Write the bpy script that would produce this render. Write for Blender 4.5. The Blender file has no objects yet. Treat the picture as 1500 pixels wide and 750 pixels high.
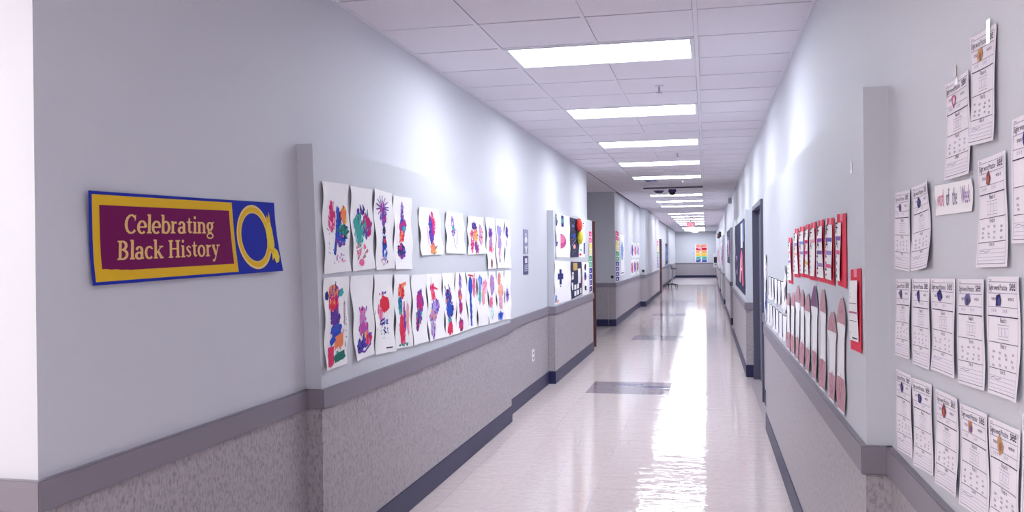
import bpy, bmesh, math, random
from mathutils import Vector, Matrix
random.seed(7)
PI = math.pi
SC = bpy.context.scene
COL = SC.collection

# ------------------------------------------------------------------ camera, world, exposure
EYE = 1.543                       # camera height; x = across corridor (right +), y = along it, z = up
YAW, PITCH, ROLL, FPX = 0.2161, -0.0014, -0.0113, 1299.0
fwd = Vector((-math.sin(YAW) * math.cos(PITCH), math.cos(YAW) * math.cos(PITCH), math.sin(PITCH)))
rgt = Vector((math.cos(YAW), math.sin(YAW), 0))
upv = rgt.cross(fwd)
cx = math.cos(ROLL) * rgt + math.sin(ROLL) * upv
cy = math.cos(ROLL) * upv - math.sin(ROLL) * rgt
cz = -fwd
cam_d = bpy.data.cameras.new('camera')
cam_d.sensor_width = 36
cam_d.lens = FPX / 1500 * 36
cam_d.clip_start = 0.02
cam_d.clip_end = 200
cam = bpy.data.objects.new('camera', cam_d)
M4 = Matrix.Identity(4)
for i, a in enumerate((cx, cy, cz)):
    for j in range(3):
        M4[j][i] = a[j]
M4[2][3] = EYE
cam.matrix_world = M4
COL.objects.link(cam)
SC.camera = cam

w = bpy.data.worlds.new('world')
w.use_nodes = True
w.node_tree.nodes['Background'].inputs[0].default_value = (0.6, 0.65, 0.8, 1)
w.node_tree.nodes['Background'].inputs[1].default_value = 0.05
SC.world = w
VS = SC.view_settings
VS.view_transform = 'Standard'
VS.look = 'None'
VS.gamma = 1
VS.use_curve_mapping = False
VS.exposure = 1.1

PANEL_POWER = 9.5                 # emission of every corridor light panel
LOBBY_POWER = 15.0

# ------------------------------------------------------------------ materials
def lin(c):
    return tuple((x / 12.92 if x <= 0.04045 else ((x + 0.055) / 1.055) ** 2.4) for x in c)

def rgb(r, g, b):
    return lin((r / 255, g / 255, b / 255)) + (1,)

def new_mat(name):
    m = bpy.data.materials.new(name)
    m.use_nodes = True
    nt = m.node_tree
    return m, nt, nt.nodes['Principled BSDF']

def mat(name, col, rough=0.5, spec=0.5, metal=0.0, noise=None, bump=None, coat=0.0, emit=None):
    """noise=(scale, amount, second colour), bump=(scale, strength)"""
    m, nt, b = new_mat(name)
    b.inputs['Base Color'].default_value = col
    b.inputs['Roughness'].default_value = rough
    b.inputs['Specular IOR Level'].default_value = spec
    b.inputs['Metallic'].default_value = metal
    b.inputs['Coat Weight'].default_value = coat
    b.inputs['Coat Roughness'].default_value = 0.06
    tc = nt.nodes.new('ShaderNodeTexCoord')
    if noise:
        n = nt.nodes.new('ShaderNodeTexNoise')
        n.inputs['Scale'].default_value = noise[0]
        n.inputs['Detail'].default_value = 4
        nt.links.new(tc.outputs['Object'], n.inputs['Vector'])
        r = nt.nodes.new('ShaderNodeValToRGB')
        r.color_ramp.elements[0].position = 0.5 - noise[1]
        r.color_ramp.elements[1].position = 0.5 + noise[1]
        r.color_ramp.elements[0].color = noise[2]
        r.color_ramp.elements[1].color = col
        nt.links.new(n.outputs['Fac'], r.inputs['Fac'])
        nt.links.new(r.outputs['Color'], b.inputs['Base Color'])
    if bump:
        n2 = nt.nodes.new('ShaderNodeTexNoise')
        n2.inputs['Scale'].default_value = bump[0]
        n2.inputs['Detail'].default_value = 3
        nt.links.new(tc.outputs['Object'], n2.inputs['Vector'])
        bp = nt.nodes.new('ShaderNodeBump')
        bp.inputs['Strength'].default_value = bump[1]
        bp.inputs['Distance'].default_value = 0.01
        nt.links.new(n2.outputs['Fac'], bp.inputs['Height'])
        nt.links.new(bp.outputs['Normal'], b.inputs['Normal'])
    if emit:
        b.inputs['Emission Color'].default_value = emit[0]
        b.inputs['Emission Strength'].default_value = emit[1]
    return m

WALL = rgb(213, 215, 224)
M = {}
M['wall'] = mat('wall_paint', WALL, 0.58, 0.25, bump=(55, 0.05))
M['board'] = mat('board_paint', rgb(210, 213, 221), 0.55, 0.28, bump=(40, 0.04))
M['rail'] = mat('rail_vinyl', rgb(138, 132, 144), 0.48, 0.35, bump=(90, 0.05))
M['base'] = mat('base_vinyl', rgb(46, 46, 84), 0.45, 0.35)
M['tile_c'] = mat('ceiling_tile', rgb(241, 237, 246), 0.85, 0.2, noise=(260, 0.16, rgb(222, 219, 229)), bump=(200, 0.25))
M['tee'] = mat('tee_bar', rgb(228, 226, 236), 0.5, 0.4)
M['plenum'] = mat('plenum', rgb(60, 58, 72), 0.9, 0.1)
M['frame_w'] = mat('light_frame', rgb(218, 218, 230), 0.4, 0.4)
M['door_grey'] = mat('door_grey', rgb(112, 112, 132), 0.4, 0.4, bump=(40, 0.03))
M['frame_grey'] = mat('door_frame_grey', rgb(88, 88, 108), 0.4, 0.45)
M['wood'] = mat('door_wood', rgb(104, 66, 62), 0.4, 0.4, noise=(7, 0.2, rgb(84, 50, 50)))
M['metal'] = mat('metal', rgb(170, 170, 180), 0.3, 0.5, 0.9)
M['black'] = mat('black_plastic', rgb(34, 33, 42), 0.4, 0.5)
M['navy_dome'] = mat('dome_plastic', rgb(70, 66, 120), 0.15, 0.6)
M['plastic_w'] = mat('white_plastic', rgb(238, 236, 240), 0.35, 0.5)
M['grey'] = mat('grey_laminate', rgb(150, 152, 165), 0.4, 0.4)
M['red'] = mat('red_plastic', rgb(200, 36, 60), 0.35, 0.5)
M['paper'] = mat('paper', rgb(252, 251, 254), 0.75, 0.25, bump=(14, 0.10))
M['paper2'] = mat('worksheet_paper', rgb(248, 243, 252), 0.75, 0.25, bump=(9, 0.06))
M['redpaper'] = mat('red_card', rgb(240, 62, 92), 0.75, 0.15)
M['navypaper'] = mat('navy_paper', rgb(48, 52, 92), 0.7, 0.25, noise=(30, 0.1, rgb(38, 40, 76)))
M['bluebanner'] = mat('banner_blue', rgb(26, 42, 168), 0.7, 0.15)
M['tape'] = mat('clear_tape', rgb(240, 238, 246), 0.15, 0.6)
M['tape_w'] = mat('glossy_tape', rgb(255, 253, 255), 0.12, 0.7)
M['red_emit'] = mat('exit_red', rgb(240, 60, 90), 0.5, 0.3, emit=(rgb(255, 40, 80), 1.2))

def panel_mat(name, power, col):
    m, nt, b = new_mat(name)
    b.inputs['Base Color'].default_value = (0.9, 0.9, 0.9, 1)
    b.inputs['Emission Color'].default_value = col
    b.inputs['Emission Strength'].default_value = power
    return m
M['panel'] = panel_mat('lit_diffuser', PANEL_POWER, (0.90, 0.95, 1.0, 1))
M['panel_lobby'] = panel_mat('lit_lobby_diffuser', LOBBY_POWER, (1.0, 0.95, 0.88, 1))

# flecked vinyl wainscot
m, nt, b = new_mat('wainscot_vinyl')
tc = nt.nodes.new('ShaderNodeTexCoord')
n1 = nt.nodes.new('ShaderNodeTexNoise'); n1.inputs['Scale'].default_value = 85; n1.inputs['Detail'].default_value = 5
n1.inputs['Roughness'].default_value = 0.7
mp = nt.nodes.new('ShaderNodeMapping'); mp.inputs['Scale'].default_value = (1, 1, 0.55)
nt.links.new(tc.outputs['Object'], mp.inputs['Vector'])
nt.links.new(mp.outputs['Vector'], n1.inputs['Vector'])
cr = nt.nodes.new('ShaderNodeValToRGB')
cr.color_ramp.elements[0].position = 0.33; cr.color_ramp.elements[0].color = rgb(132, 129, 139)
cr.color_ramp.elements[1].position = 0.52; cr.color_ramp.elements[1].color = rgb(177, 170, 176)
e3 = cr.color_ramp.elements.new(0.72); e3.color = rgb(188, 180, 185)
nt.links.new(n1.outputs['Fac'], cr.inputs['Fac'])
nt.links.new(cr.outputs['Color'], b.inputs['Base Color'])
b.inputs['Roughness'].default_value = 0.45
M['wains'] = m

# polished vinyl floor tiles; per-object tint
def floor_mat(name, c1, c2):
    m, nt, b = new_mat(name)
    tc = nt.nodes.new('ShaderNodeTexCoord')
    geo = nt.nodes.new('ShaderNodeNewGeometry')
    n = nt.nodes.new('ShaderNodeTexNoise'); n.inputs['Scale'].default_value = 26; n.inputs['Detail'].default_value = 6
    nt.links.new(geo.outputs['Position'], n.inputs['Vector'])
    r = nt.nodes.new('ShaderNodeValToRGB')
    r.color_ramp.elements[0].position = 0.3; r.color_ramp.elements[0].color = c2
    r.color_ramp.elements[1].position = 0.6; r.color_ramp.elements[1].color = c1
    nt.links.new(n.outputs['Fac'], r.inputs['Fac'])
    nt.links.new(r.outputs['Color'], b.inputs['Base Color'])
    b.inputs['Roughness'].default_value = 0.055
    b.inputs['Specular IOR Level'].default_value = 0.8
    # waxed, faintly rippled surface
    mp = nt.nodes.new('ShaderNodeMapping'); mp.inputs['Scale'].default_value = (2.2, 5.0, 1)
    nt.links.new(geo.outputs['Position'], mp.inputs['Vector'])
    n2 = nt.nodes.new('ShaderNodeTexNoise'); n2.inputs['Scale'].default_value = 2.2; n2.inputs['Detail'].default_value = 3
    nt.links.new(mp.outputs['Vector'], n2.inputs['Vector'])
    bp = nt.nodes.new('ShaderNodeBump'); bp.inputs['Strength'].default_value = 0.15; bp.inputs['Distance'].default_value = 0.02
    nt.links.new(n2.outputs['Fac'], bp.inputs['Height'])
    nt.links.new(bp.outputs['Normal'], b.inputs['Normal'])
    return m
M['floor'] = floor_mat('floor_tile_beige', rgb(228, 213, 211), rgb(219, 203, 203))
M['floor_t'] = floor_mat('floor_tile_taupe', rgb(160, 146, 156), rgb(150, 136, 148))
M['floor_b'] = floor_mat('floor_tile_slate', rgb(104, 102, 142), rgb(94, 92, 132))
M['grout'] = mat('floor_bed', rgb(176, 164, 170), 0.3, 0.5)

# ink / paint: colour comes from the drawing itself
m, nt, b = new_mat('ink')
at = nt.nodes.new('ShaderNodeAttribute'); at.attribute_name = 'Col'
nt.links.new(at.outputs['Color'], b.inputs['Base Color'])
b.inputs['Roughness'].default_value = 0.75
b.inputs['Specular IOR Level'].default_value = 0.12
M['ink'] = m

# ------------------------------------------------------------------ helpers
def box(bm, x0, x1, y0, y1, z0, z1):
    v = [bm.verts.new((x, y, z)) for z in (z0, z1) for y in (y0, y1) for x in (x0, x1)]
    for f in ((0, 2, 3, 1), (4, 5, 7, 6), (0, 1, 5, 4), (2, 6, 7, 3), (0, 4, 6, 2), (1, 3, 7, 5)):
        bm.faces.new([v[i] for i in f])
    return v

def cyl(bm, p0, p1, r0, r1=None, n=16):
    r1 = r0 if r1 is None else r1
    p0, p1 = Vector(p0), Vector(p1)
    d = (p1 - p0).normalized()
    a = d.orthogonal().normalized(); c = d.cross(a)
    A = [bm.verts.new(p0 + r0 * (math.cos(2 * PI * i / n) * a + math.sin(2 * PI * i / n) * c)) for i in range(n)]
    B = [bm.verts.new(p1 + r1 * (math.cos(2 * PI * i / n) * a + math.sin(2 * PI * i / n) * c)) for i in range(n)]
    for i in range(n):
        bm.faces.new((A[i], A[(i + 1) % n], B[(i + 1) % n], B[i]))
    bm.faces.new(A[::-1]); bm.faces.new(B)

def obj(name, bm, m, parent=None, origin=None, smooth=False, bevel=0):
    if bevel:
        bmesh.ops.bevel(bm, geom=list(bm.edges), offset=bevel, segments=2, affect='EDGES')
    bmesh.ops.recalc_face_normals(bm, faces=bm.faces)
    if origin is None and parent is None:
        xs = [v.co for v in bm.verts]
        lo = Vector([min(c[i] for c in xs) for i in range(3)]); hi = Vector([max(c[i] for c in xs) for i in range(3)])
        origin = Vector(((lo.x + hi.x) / 2, (lo.y + hi.y) / 2, lo.z))
    if parent is not None:
        origin = ORG[parent.name]
    origin = Vector(origin)
    bmesh.ops.translate(bm, verts=bm.verts, vec=-origin)
    me = bpy.data.meshes.new(name)
    bm.to_mesh(me); bm.free()
    if smooth:
        for p in me.polygons: p.use_smooth = True
    me.materials.append(M[m] if isinstance(m, str) else m)
    o = bpy.data.objects.new(name, me)
    COL.objects.link(o)
    if parent is not None:
        o.parent = parent
    else:
        o.location = origin
    ORG[o.name] = origin
    return o
ORG = {}

def tag(o, label=None, cat=None, group=None, kind=None):
    if label: o['label'] = label
    if cat: o['category'] = cat
    if group: o['group'] = group
    if kind: o['kind'] = kind
    return o

def empty(name, loc, label, cat, group=None):
    o = bpy.data.objects.new(name, None)
    o.empty_display_size = 0.1
    o.location = loc
    COL.objects.link(o)
    ORG[o.name] = Vector(loc)
    return tag(o, label, cat, group)

def bx(name, m, dims, parent=None, bevel=0):
    bm = bmesh.new(); box(bm, *dims)
    return obj(name, bm, m, parent, bevel=bevel)

def child_copy(src, parent, loc):
    c = src.copy(); COL.objects.link(c); c.parent = parent; c.location = loc
    return c

# ------------------------------------------------------------------ the room
CH = 2.853                       # ceiling height
UL, UB = -1.857, -1.778          # left wall, left bump-outs
UR, URB = 0.570, 0.495           # right wall, right bump-outs
RZ0, RZ1 = 0.828, 0.920          # chair rail
VF = 56.0                        # far wall
BT = 2.068                       # top of the bump-outs
COLS = [UL, -1.269, -0.659, -0.049, UR]
ROW0, TS = 4.899, 0.61
LIGHT_N = [-2.5, 0, 1, 2, 3, 4, 6, 7, 8, 10, 11, 12, 13, 14, 15, 17, 18, 19, 20]  # last three panels are added to brighten the end wall
LIGHT_K = [int(1 + 4 * n) for n in LIGHT_N]

def wall(name, dims, trim_faces, label_kind='structure', base_name='baseboard_left', parent=None, rail=True):
    """solid wall box; trim_faces lists which sides carry wainscot, rail and base: 'x+','x-','y+','y-'"""
    x0, x1, y0, y1, z0, z1 = dims
    o = bx(name, 'wall', dims, parent)
    if parent is None: tag(o, kind='structure')
    def grown(d):
        return (x0 - (d if 'x-' in trim_faces else -0.002), x1 + (d if 'x+' in trim_faces else -0.002),
                y0 - (d if 'y-' in trim_faces else -0.002), y1 + (d if 'y+' in trim_faces else -0.002))
    bx('wainscot', 'wains', grown(0.004) + (0.0, RZ0 + 0.01), o)
    bx('chair_rail', 'rail', grown(0.020) + (RZ0, RZ1), o, bevel=0.004)
    if base_name:
        bb = bx(base_name, 'base', grown(0.010) + (0.0, 0.148), None, bevel=0.003)
        tag(bb, kind='structure')
    return o

# floor: bed, tiles
fl = bx('floor', 'grout', (-6.5, 0.75, -3.5, VF + 0.2, -0.06, -0.0015)); tag(fl, kind='structure')
FU0, FV0, FT = -1.335 - 0.305 * 2, 9.78 - 0.305 * 40, 0.305
def tile_mesh(name, sx, sy, m):
    bm = bmesh.new(); g = 0.0006
    v = box(bm, -sx / 2 + g, sx / 2 - g, -sy / 2 + g, sy / 2 - g, -0.003, 0.0)
    bmesh.ops.recalc_face_normals(bm, faces=bm.faces)
    me = bpy.data.meshes.new(name); bm.to_mesh(me); bm.free(); me.materials.append(M[m])
    return me
fme = {k: tile_mesh('floor_tile', FT, FT, k) for k in ('floor', 'floor_t')}
fhalf = {k: tile_mesh('floor_tile', FT, FT / 2, k) for k in ('floor_b', 'floor_t')}
bm_far = bmesh.new()
accents = (9.78, 15.88, 21.98, 28.08)
def put_tile(me, x, y):
    t = bpy.data.objects.new('floor_tile', me); COL.objects.link(t); t.parent = fl
    t.location = Vector((x, y, 0)) - ORG[fl.name]
count = 0
for j in range(-4, 152):
    v0 = FV0 + j * FT
    for i in range(-16, 8):
        u0 = FU0 + i * FT
        if i < 0 and v0 > 1.9: continue
        if u0 > UR + 0.02: continue
        acc = any(a - 0.01 <= v0 < a + 0.9 for a in accents) and 2 <= i <= 4
        row = min((round((v0 - a) / FT) for a in accents if a - 0.01 <= v0 < a + 0.9), default=-1)
        near = 4.2 < v0 < 14.6 and i >= 0
        if near:
            cxx, cyy = u0 + FT / 2, v0 + FT / 2
            if acc and ((row == 2 and i == 3) or (row == 1 and i == 4)):
                hi = (row == 1)
                put_tile(fhalf['floor_b'], cxx, cyy + (FT / 4 if hi else -FT / 4))
                put_tile(fhalf['floor_t'], cxx, cyy - (FT / 4 if hi else -FT / 4))
            else:
                put_tile(fme['floor_t' if acc else 'floor'], cxx, cyy)
            count += 1
        else:
            f = [bm_far.verts.new((u0 + a, v0 + c, 0)) for a, c in ((.0006, .0006), (FT - .0006, .0006), (FT - .0006, FT - .0006), (.0006, FT - .0006))]
            fc = bm_far.faces.new(f); fc.material_index = 1 if acc else 0
for f in list(bm_far.faces):
    pass
ft = obj('floor_tile_field', bm_far, 'floor', fl); ft.data.materials.append(M['floor_t']); tag(ft, kind='stuff')

# ceiling: dark plenum slab, tees, tiles
ce = bx('ceiling', 'plenum', (-6.5, 0.75, -3.5, VF + 0.2, CH + 0.03, CH + 0.1)); tag(ce, kind='structure')
def rowv(k): return ROW0 + TS * k
KMIN, KMAX, KNEAR = -13, 83, 34
ctm = {}
def ceil_tile_mesh(wd):
    key = round(wd, 3)
    if key not in ctm:
        bm = bmesh.new(); g = 0.0135
        box(bm, -wd / 2 + g, wd / 2 - g, -TS / 2 + g, TS / 2 - g, 0.0, 0.016)
        bmesh.ops.recalc_face_normals(bm, faces=bm.faces)
        me = bpy.data.meshes.new('ceiling_tile'); bm.to_mesh(me); bm.free(); me.materials.append(M['tile_c'])
        ctm[key] = me
    return ctm[key]
far_t = bmesh.new()
lobby_lights = [(-4.33, -3), (-4.33, -8), (-2.5, -8)]
for k in range(KMIN, KMAX):
    for c in range(4):
        if k in LIGHT_K and c in (1, 2): continue
        a0, a1 = COLS[c], COLS[c + 1]
        if -2 <= k < KNEAR:
            t = bpy.data.objects.new('ceiling_tile', ceil_tile_mesh(a1 - a0)); COL.objects.link(t); t.parent = ce
            t.location = Vector(((a0 + a1) / 2 + random.uniform(-.0015, .0015), rowv(k) + TS / 2 + random.uniform(-.003, .003), CH + 0.003)) - ORG[ce.name]
            t.rotation_euler = (random.uniform(-.0012, .0012), random.uniform(-.0012, .0012), 0)
        else:
            box(far_t, a0 + .0125, a1 - .0125, rowv(k) + .0125, rowv(k + 1) - .0125, CH + .003, CH + .012)
# lobby and side-passage ceilings (beyond the left wall)
def lobby_cols():
    u = UL
    while u > -6.4:
        yield u - TS, u
        u -= TS
LOB = list(lobby_cols())
lob_light = {(4, -7), (5, -7), (1, -7), (2, -7), (4, -12), (5, -12)}
for k in range(KMIN, -4):
    for ci, (a0, a1) in enumerate(LOB):
        if (ci, k) in lob_light: continue
        box(far_t, a0 + .0125, a1 - .0125, rowv(k) + .0125, min(rowv(k + 1), 2.16) - .0125, CH + .003, CH + .012)
for k in range(15, 23):
    for ci, (a0, a1) in enumerate(LOB[:5]):
        box(far_t, a0 + .0125, a1 - .0125, rowv(k) + .0125, rowv(k + 1) - .0125, CH + .003, CH + .012)
tag(obj('ceiling_tile_field', far_t, 'tile_c', ce), kind='stuff')
# main runners and cross tees
for c in (1, 3):
    bx('main_tee', 'tee', (COLS[c] - .012, COLS[c] + .012, rowv(KMIN), VF, CH - .002, CH + .004), ce)
bx('wall_angle', 'tee', (UL, UL + .02, 2.17, 14.1, CH - .002, CH + .004), ce)
bx('wall_angle', 'tee', (UR - .02, UR, rowv(KMIN), VF, CH - .002, CH + .004), ce)
far_b = bmesh.new()
ctee = {}
def cross(u0, u1, k):
    key = round(u1 - u0, 3)
    if key not in ctee:
        bm = bmesh.new(); L = u1 - u0
        box(bm, -L / 2 + .012, L / 2 - .012, -.012, .012, -.001, .004)
        bmesh.ops.recalc_face_normals(bm, faces=bm.faces)
        me = bpy.data.meshes.new('cross_tee'); bm.to_mesh(me); bm.free(); me.materials.append(M['tee']); ctee[key] = me
    t = bpy.data.objects.new('cross_tee', ctee[key]); COL.objects.link(t); t.parent = ce
    t.location = Vector(((u0 + u1) / 2, rowv(k), CH)) - ORG[ce.name]
for k in range(KMIN, KMAX):
    if -2 <= k < KNEAR:
        cross(COLS[0], COLS[1], k); cross(COLS[1], COLS[3], k); cross(COLS[3], COLS[4], k)
        if k not in LIGHT_K:
            bx('short_tee', 'tee', (COLS[2] - .011, COLS[2] + .011, rowv(k) + .012, rowv(k + 1) - .012, CH - .001, CH + .004), ce)
    else:
        box(far_b, COLS[0], COLS[4], rowv(k) - .012, rowv(k) + .012, CH - .001, CH + .004)
        if k not in LIGHT_K:
            box(far_b, COLS[2] - .011, COLS[2] + .011, rowv(k) + .012, rowv(k + 1) - .012, CH - .001, CH + .004)
for k in range(KMIN, -4):
    box(far_b, LOB[-1][0], UL, rowv(k) - .012, rowv(k) + .012, CH - .001, CH + .004)
for a0, a1 in LOB:
    box(far_b, a1 - .012, a1 + .012, rowv(KMIN), 2.16, CH - .0015, CH + .004)
tag(obj('tee_bar_field', far_b, 'tee', ce), kind='stuff')

# ceiling lights
NTH = ['first', 'second', 'third', 'fourth', 'fifth', 'sixth', 'seventh', 'eighth', 'ninth', 'tenth', 'eleventh', 'twelfth', 'thirteenth', 'fourteenth', 'fifteenth', 'sixteenth', 'seventeenth', 'eighteenth', 'nineteenth']
def ceiling_light(u0, u1, k, label, group, power='panel'):
    v0, v1 = rowv(k), rowv(k + 1)
    t = empty('ceiling_light', ((u0 + u1) / 2, (v0 + v1) / 2, CH - .004), label, 'ceiling light', group)
    a, b_, c, d = u0 + .014, u1 - .014, v0 + .014, v1 - .014
    fr = bmesh.new(); fw = .026
    for q in ((a, b_, c, c + fw), (a, b_, d - fw, d), (a, a + fw, c + fw, d - fw), (b_ - fw, b_, c + fw, d - fw)):
        box(fr, q[0], q[1], q[2], q[3], CH - .004, CH + .02)
    obj('frame', fr, 'frame_w', t)
    bx('diffuser', power, (a + fw, b_ - fw, c + fw, d - fw, CH + .003, CH + .018), t)
    return t
for n, k in zip(LIGHT_N, LIGHT_K):
    if n < 0:  # added panel out of view, fills the bump-out end faces
        ceiling_light(COLS[1], COLS[3], k, 'added fill light panel, out of view where the corridor meets the lobby', 'corridor ceiling lights')
        continue
    ceiling_light(COLS[1], COLS[3], k, 'lit rectangular ceiling light panel, %s along the corridor from the lettered banner' % NTH[LIGHT_N.index(n) - 1], 'corridor ceiling lights')
for (ci, k, wh) in ((4, -7, 'farther from the corridor'), (1, -7, 'nearer to the corridor'), (4, -12, 'by its back wall')):
    ceiling_light(LOB[ci + 1][0], LOB[ci][1], k, 'lit rectangular ceiling light panel over the side lobby, ' + wh, 'lobby ceiling lights', 'panel_lobby')

# ---- left walls
wl = wall('wall_left', (UL - .15, UL, 2.164, 14.08, 0, CH + .02), ('x+', 'y-', 'y+'))
wall('wall_left', (-6.5, UL - .15, 2.164, 2.314, 0, CH + .02), ('y-',))
def bump(parent, side, uw, uf, v0, v1, top_slant=0.0, base='baseboard_left', end1=True):
    bm = bmesh.new()
    a, b_ = (uw - .01, uf) if side == 'L' else (uf, uw + .01)
    v = box(bm, a, b_, v0, v1, 0, BT)
    if top_slant:
        bm.free(); bm = bmesh.new()
        box(bm, a, b_, v0, v1, 0, RZ1)
        v = box(bm, a, b_, v0, v1, RZ1, BT)
        for q in v:
            if abs(q.co.z - BT) < 1e-6 and abs(q.co.y - v0) < 1e-6: q.co.y -= top_slant
    o = obj('wall_bump_out', bm, 'board', parent)
    def g(d):
        return ((a, b_ + d) if side == 'L' else (a - d, b_)) + (v0 - d, v1 + d)
    bx('wainscot', 'wains', g(.004) + (0.0, RZ0 + .01), o)
    bx('chair_rail', 'rail', g(.020) + (RZ0, RZ1), o, bevel=.004)
    tag(bx(base, 'base', g(.010) + (0.0, .150), None, bevel=.003), kind='structure')
    return o
bump(wl, 'L', UL, UB, 3.885, 7.99, 0.072)
bump(wl, 'L', UL, UB, 10.42, 14.06)
wl2 = wall('wall_left', (-2.05, -1.90, 18.85, 25.95, 0, CH + .02), ('x+', 'y-'))
wall('wall_left', (-5.0, -2.05, 18.85, 19.0, 0, CH + .02), ('y-',))
wall('wall_left', (-1.95, -1.74, 25.95, 33.9, 0, CH + .02), ('x+', 'y-', 'y+'))
wall('wall_left', (-2.05, -1.90, 33.9, VF, 0, CH + .02), ('x+',))
# side passage shell
wall('wall_left', (-5.15, -5.0, 13.9, 19.0, 0, CH + .02), ('x+',))
wall('wall_left', (-5.0, UL - .15, 13.93, 14.08, 0, CH + .02), ('y+',))
# lobby shell
wall('wall_lobby', (-6.65, -6.5, -3.5, 2.314, 0, CH + .02), ('x+',), base_name='baseboard_lobby')
wall('wall_near', (-6.5, UR, -3.6, -3.45, 0, CH + .02), ('y+',), base_name='baseboard_near')
wall('wall_far', (-2.05, UR + .15, VF, VF + .15, 0, CH + .02), ('y-',), base_name='baseboard_far')

# ---- right wall with door openings
DOORS = [(9.45, 11.2), (17.0, 19.2), (25.0, 26.8), (33.0, 34.8), (42.0, 43.8)]
edges = [-3.5]
for a, b_ in DOORS: edges += [a, b_]
edges.append(VF)
wr = None
for i in range(0, len(edges), 2):
    o = wall('wall_right', (UR, UR + .15, edges[i], edges[i + 1], 0, CH + .02), ('x-',), base_name='baseboard_right')
    wr = wr or o
    if i + 2 < len(edges) + 1 and i + 1 < len(edges) - 1:
        tag(bx('wall_right', 'wall', (UR, UR + .15, edges[i + 1], edges[i + 2], 2.09, CH + .02)), kind='structure')
for i, (a, b_) in enumerate(DOORS):
    d = bmesh.new(); box(d, UR + .05, UR + .095, a + .05, b_ - .05, 0.008, 2.04)
    do = obj('door_%d' % (i + 1), d, 'door_grey'); tag(do, kind='structure')
    fr = bmesh.new()
    for (y0, y1, z0, z1) in ((a, a + .05, 0, 2.09), (b_ - .05, b_, 0, 2.09), (a + .05, b_ - .05, 2.04, 2.09)):
        box(fr, UR - .025, UR + .12, y0, y1, z0, z1)
    obj('door_frame', fr, 'frame_grey', do)
    hb = bmesh.new(); cyl(hb, (UR + .05, a + .14, 1.0), (UR - .01, a + .14, 1.0), .012); cyl(hb, (UR - .008, a + .14, 1.0), (UR - .008, a + .26, 1.0), .010)
    obj('door_handle', hb, 'metal', do)
bump(wr, 'R', UR, URB, 3.02, 7.98, base='baseboard_right')
bump(wr, 'R', UR, .470, 11.32, 16.9, base='baseboard_right')
bump(wr, 'R', UR, .490, 19.35, 24.8, base='baseboard_right')
bump(wr, 'R', UR, .490, 27.0, 32.8, base='baseboard_right')
bump(wr, 'R', UR, .490, 35.0, 41.8, base='baseboard_right')

# smoke-barrier track on the ceiling and brown doors standing open
tag(bx('trim_1', 'frame_grey', (-1.22, -.06, 17.86, 17.90, CH - .03, CH - .003)), kind='structure')
def open_door(n, u0, u1, v, hand):
    d = bx('door_%d' % n, 'wood', (u0, u1, v, v + .045, .01, 2.08)); tag(d, kind='structure')
    hb = bmesh.new(); cyl(hb, (hand, v, 1.0), (hand, v - .06, 1.0), .012); cyl(hb, (hand, v - .055, 1.0), (hand - .11, v - .055, 1.0), .011)
    obj('door_handle', hb, 'black', d)
open_door(6, -2.70, -1.797, 14.6, -1.84)
open_door(7, -1.90, -1.68, 34.2, -1.74)
tag(bx('door_8', 'door_grey', (-1.905, -1.885, 37.4, 39.0, .01, 2.08)), kind='structure')

# ------------------------------------------------------------------ sheets on the walls
def smooth01(x): return max(0.0, min(1.0, x))

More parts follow.
